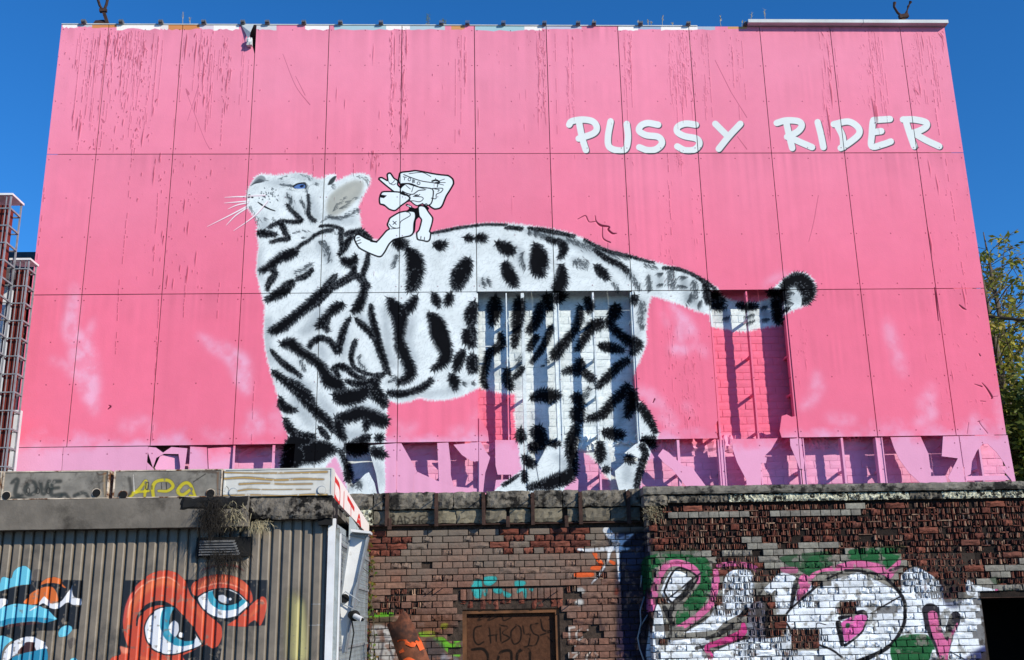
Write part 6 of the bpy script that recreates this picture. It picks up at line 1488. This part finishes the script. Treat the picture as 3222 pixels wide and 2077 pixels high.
def tree(base, H_, spread, seed, matk, label, n_l, dens, size, lean=(0, 0), bare=0.0):
    R = random.Random(seed); t = thing('tree', tuple(base), label, 'tree', 'trees behind the mural building')
    tr = MB(); lf = MB(); b = Vector(base)
    top = b+Vector((lean[0], lean[1], H_*0.9))
    tr.tube([b, b.lerp(top, 0.3)+Vector((R.gauss(0, .1), R.gauss(0, .1), 0)), b.lerp(top, 0.6)+Vector((R.gauss(0, .15), R.gauss(0, .15), 0)), top], [H_*0.022, H_*0.016, H_*0.010, 0.012], 8)
    for i in range(n_l):
        f = R.uniform(0.2, 0.97); s = b.lerp(top, f); an = R.uniform(0, 6.28); L_ = spread*(1.15-f*0.75)*R.uniform(0.6, 1.1)
        e = s+Vector((math.cos(an)*L_, math.sin(an)*L_, L_*R.uniform(0.25, 0.8))); m1 = s.lerp(e, 0.5)+Vector((0, 0, L_*0.08))
        tr.tube([s, m1, e], [0.05*(1.1-f), 0.028*(1.1-f)+0.004, 0.006], 5)
        for k in range(3):
            c = s.lerp(e, R.uniform(0.35, 1.05))+Vector((R.gauss(0, .2), R.gauss(0, .2), R.gauss(0, .2)))
            tr.tube([m1.lerp(e, 0.4), c+Vector((0, 0, 0.1))], [0.01, 0.004], 4)
            if R.random() > bare*(f**1.5): leaves(lf, R, c, R.uniform(0.3, 0.6)*spread*0.32, int(dens*R.uniform(0.5, 1.3)), size)
    tr.build('trunk', M['bark'], t, True)
    lf.build('crown', M[matk], t)
    return t
def foot(px, py, Y): p = at(px, py, Y); return (p.x, Y, -0.2)
tree(foot(3200, 1500, 4.5), 10.0, 1.9, 201, 'leaf_autumn', 'tall thin tree with yellowing sparse crown right of the pink wall', 75, 20, 0.07, (-0.1, 0), 0.75)
tree(foot(3270, 1500, 3.0), 6.2, 1.8, 202, 'leaf_green', 'dense dark green bushy tree behind the right edge of the pink wall', 110, 60, 0.075)
tree(foot(3200, 1500, 6.5), 9.0, 1.9, 203, 'leaf_autumn', 'yellow-green tree of medium height close behind the right wall edge', 85, 34, 0.08, (0, 0), 0.55)
tree(foot(3290, 1500, 8.5), 12.5, 2.4, 204, 'leaf_autumn', 'taller half-bare tree at the right edge of the picture', 60, 26, 0.085, (-0.6, 0), 0.7)
p0 = at(3105, 995, 3.5); p1 = at(3260, 1012, 3.5)
MB().tube([p0-(p1-p0)*0.3, p0, p1, p1+(p1-p0)*2], 0.03, 6).build('overhead_wire', M['black'], label='dark overhead wire crossing in front of the trees at the right', cat='wire')
# weeds along the roof edge
def weed(px, py, kind, label, seed):
    R = random.Random(seed); b = at(px, 84 if px < 2340 else 76, 0.06); tp = at(px+R.uniform(-3, 4), py, 0.06); b.z = ZT+(0.012 if px < 2340 else 0.062)
    t = thing('weed', tuple(b), label, 'weed', 'weeds growing on the roof edge')
    MB().tube([b, b.lerp(tp, 0.5)+Vector((R.uniform(-.01, .01), 0, 0)), tp], [0.005, 0.004, 0.002], 5).build('stem', M['bark' if kind == 'leafy' else 'straw'], t)
    q = MB(); d = tp-b
    if kind == 'leafy':
        for i in range(40):
            c = b+d*R.uniform(0.1, 1.0); a = Vector((R.choice((-1, 1))*R.uniform(.02, .05), R.gauss(0, .02), R.uniform(-.01, .03))); w = Vector((0, 0.004, 0.007))
            q.add([c, c+a*0.5+w, c+a, c+a*0.5-w], [(0, 1, 2, 3)])
        q.build('leaves', M['leaf_green'], t)
    else:
        for i in range(26):
            c = b+d*R.uniform(0.55, 1.0); a = Vector((R.gauss(0, .014), R.gauss(0, .01), R.uniform(.01, .03))); w = Vector((0.004, 0, 0))
            q.add([c-w, c+w, c+a+w*0.4, c+a-w*0.4], [(0, 1, 2, 3)])
        q.build('seed_head', M['straw'], t)
for i, (px, py, kd, lb) in enumerate(((575, 40, 'dry', 'pale feathery grass stalk on the left part of the roof edge, the taller of two'), (597, 56, 'dry', 'shorter pale grass stalk leaning right beside the taller one on the left roof edge'), (1345, 44, 'leafy', 'upright dark leafy weed on the roof edge above the cat'),
    (1400, 62, 'leafy', 'small leafy weed tuft at the roof edge beside the upright dark weed'), (2010, 66, 'dry', 'short pale grass tuft on the roof edge behind a clip'), (2040, 65, 'dry', 'short pale grass plume, left of a close pair'), (2049, 69, 'dry', 'very short pale grass plume, right of a close pair'), (2084, 50, 'dry', 'thin tall grass stalk in the middle of the right roof edge'), (2117, 72, 'dry', 'tiny pale grass tuft left of the coping'),
    (2269, 50, 'dry', 'pale grass plume standing alone left of the coping'), (2335, 66, 'dry', 'small grass tuft at the very start of the metal coping'), (2363, 42, 'dry', 'pale tall grass stalk at the left end of the metal coping'), (2383, 66, 'dry', 'short leaning grass blade on the metal coping'), (2405, 30, 'dry', 'tallest thin grass stalk on the metal coping'), (1868, 64, 'dry', 'hair-thin grass blade above a roof clip'))):
    weed(px, py, kd, lb, 300+i)
# ivy on the brick corner behind the lamp housing
R = random.Random(77); t = thing('ivy', tuple(at(1160, 2070, YC-0.06)), 'thin ivy with yellowing leaves climbing the brick corner beside the shed', 'ivy')
st = MB(); lf = MB()
for k in range(3):
    x = 4.86+0.05*k; P_ = [Vector((x+R.gauss(0, .025), YC-0.05, z)) for z in np.arange(0.9, 2.75-0.2*k, 0.12)]
    st.tube(P_, 0.005, 5)
    for p in P_:
        for j in range(R.randint(2, 6)):
            c = p+Vector((R.gauss(0, .04), R.uniform(-.05, 0.01), R.gauss(0, .05))); s = R.uniform(.012, .028); a = Vector((R.gauss(0, 1), R.gauss(-.5, .4), R.gauss(0, 1))).normalized(); b = a.cross(Vector((0.2, 1, 0.1))).normalized()
            lf.add([c-a*s, c+b*s*0.7, c+a*s, c-b*s*0.7], [(0, 1, 2, 3)])
st.build('stems', M['bark'], t); lf.build('leaves', M['leaf_ivy'], t)

# ------------------------------------------------------------------ left background: caged flues and white boarded houses
def tower(pl_, pr_, pt_, pb_, Y, label):
    a = at(pl_, pt_, Y); b = at(pr_, pt_, Y); zt = a.z; w = b.x-a.x; x0 = a.x; x1 = b.x
    t = thing('caged_flue', ((x0+x1)/2, Y, -0.2), label, 'flue', 'caged flues left of the pink wall')
    MB().box(x0+w*0.22, x1-w*0.2, Y+w*0.2, Y+w*0.8, -0.2, zt-0.12).build('flue', M['tower_red'], t)
    MB().tube([(x0+w*0.2, Y+0.1, -0.2), (x0+w*0.2, Y+0.1, zt-0.5)], w*0.07, 8).build('pipe', M['tower_orange'], t)
    for X in (x0, x1):
        for yy in (Y, Y+w): MB().box(X-0.011, X+0.011, yy-0.011, yy+0.011, -0.2, zt).build('post', M['steel'], t)
    for X in (x0+w*0.5, x1-w*0.18): MB().box(X-0.006, X+0.006, Y-0.006, Y+0.006, -0.2, zt).build('bar', M['steel'], t)
    z = 0.4
    while z < zt:
        q = MB(); q.box(x0, x1, Y-0.018, Y+0.012, z, z+0.015); q.box(x0, x1, Y+w-0.01, Y+w+0.02, z, z+0.015); q.box(x0-0.014, x0+0.01, Y, Y+w, z, z+0.025); q.box(x1-0.01, x1+0.014, Y, Y+w, z, z+0.025)
        q.build('ring', M['steel'], t); z += 0.27
    MB().box(x0-0.03, x1+0.03, Y-0.03, Y+w+0.03, zt, zt+0.03).build('cap', M['white'], t)
tower(-40, 36, 616, 1500, -1.3, 'taller caged red flue with white cap at the left picture edge')
tower(38, 92, 820, 1500, -0.9, 'lower caged red flue with white cap between the left edge and the pink wall')
M['house_roof'] = simple('dark_roof', (84, 74, 70), 0.9, 0.2, 6, 40, 0.3, 0.004)
def boarded(pl_, pr_, pt_, Y, label):
    x0 = at(pl_, 1000, Y).x; x1 = at(pr_, 1000, Y).x; zt = at(pl_, pt_, Y).z
    t = thing('boarded_house', ((x0+x1)/2, Y, -0.2), label, 'house', 'white houses far left')
    MB().box(x0, x1, Y+0.03, Y+4, -0.2, zt).build('wall', M['body'], t)
    z = -0.2; bh = 0.24
    while z < zt-bh:
        MB().add([(x0-0.02, Y-0.012, z), (x1+0.02, Y-0.012, z), (x1+0.02, Y+0.012, z+bh-0.006), (x0-0.02, Y+0.012, z+bh-0.006), (x0-0.02, Y+0.028, z), (x1+0.02, Y+0.028, z), (x1+0.02, Y+0.028, z+bh-0.006), (x0-0.02, Y+0.028, z+bh-0.006)], [(0, 1, 2, 3), (1, 5, 6, 2), (3, 2, 6, 7), (0, 3, 7, 4), (0, 4, 5, 1)]).build('board', M['board_white'], t); z += bh
    MB().box(x1-0.1, x1+0.06, Y-0.04, Y-0.016, -0.2, zt).build('corner_board', M['board_white'], t)
    MB().add([(x0-0.3, Y-0.3, zt), (x1+0.15, Y-0.3, zt), (x1+0.15, Y+4.3, zt), (x0-0.3, Y+4.3, zt), (x0-0.3, Y+2, zt+1.3), (x1+0.15, Y+2, zt+1.3)], [(0, 1, 5, 4), (2, 3, 4, 5), (1, 2, 5), (3, 0, 4), (0, 3, 2, 1)]).build('roof', M['house_roof'], t)
boarded(-400, 26, 900, 0.0, 'white boarded house seen between the two caged flues')
boarded(-200, 76, 1070, 0.3, 'lower white boarded house just left of the pink wall edge')
# low graffitied wall far left
MB().box(at(-300, 1300, -0.4).x, at(62, 1300, -0.4).x, -0.4, -0.3, -0.2, at(50, 1290, -0.4).z).build('yard_wall', M['board_white'], label='pale low yard wall beside the caged flues at the far left', cat='wall')
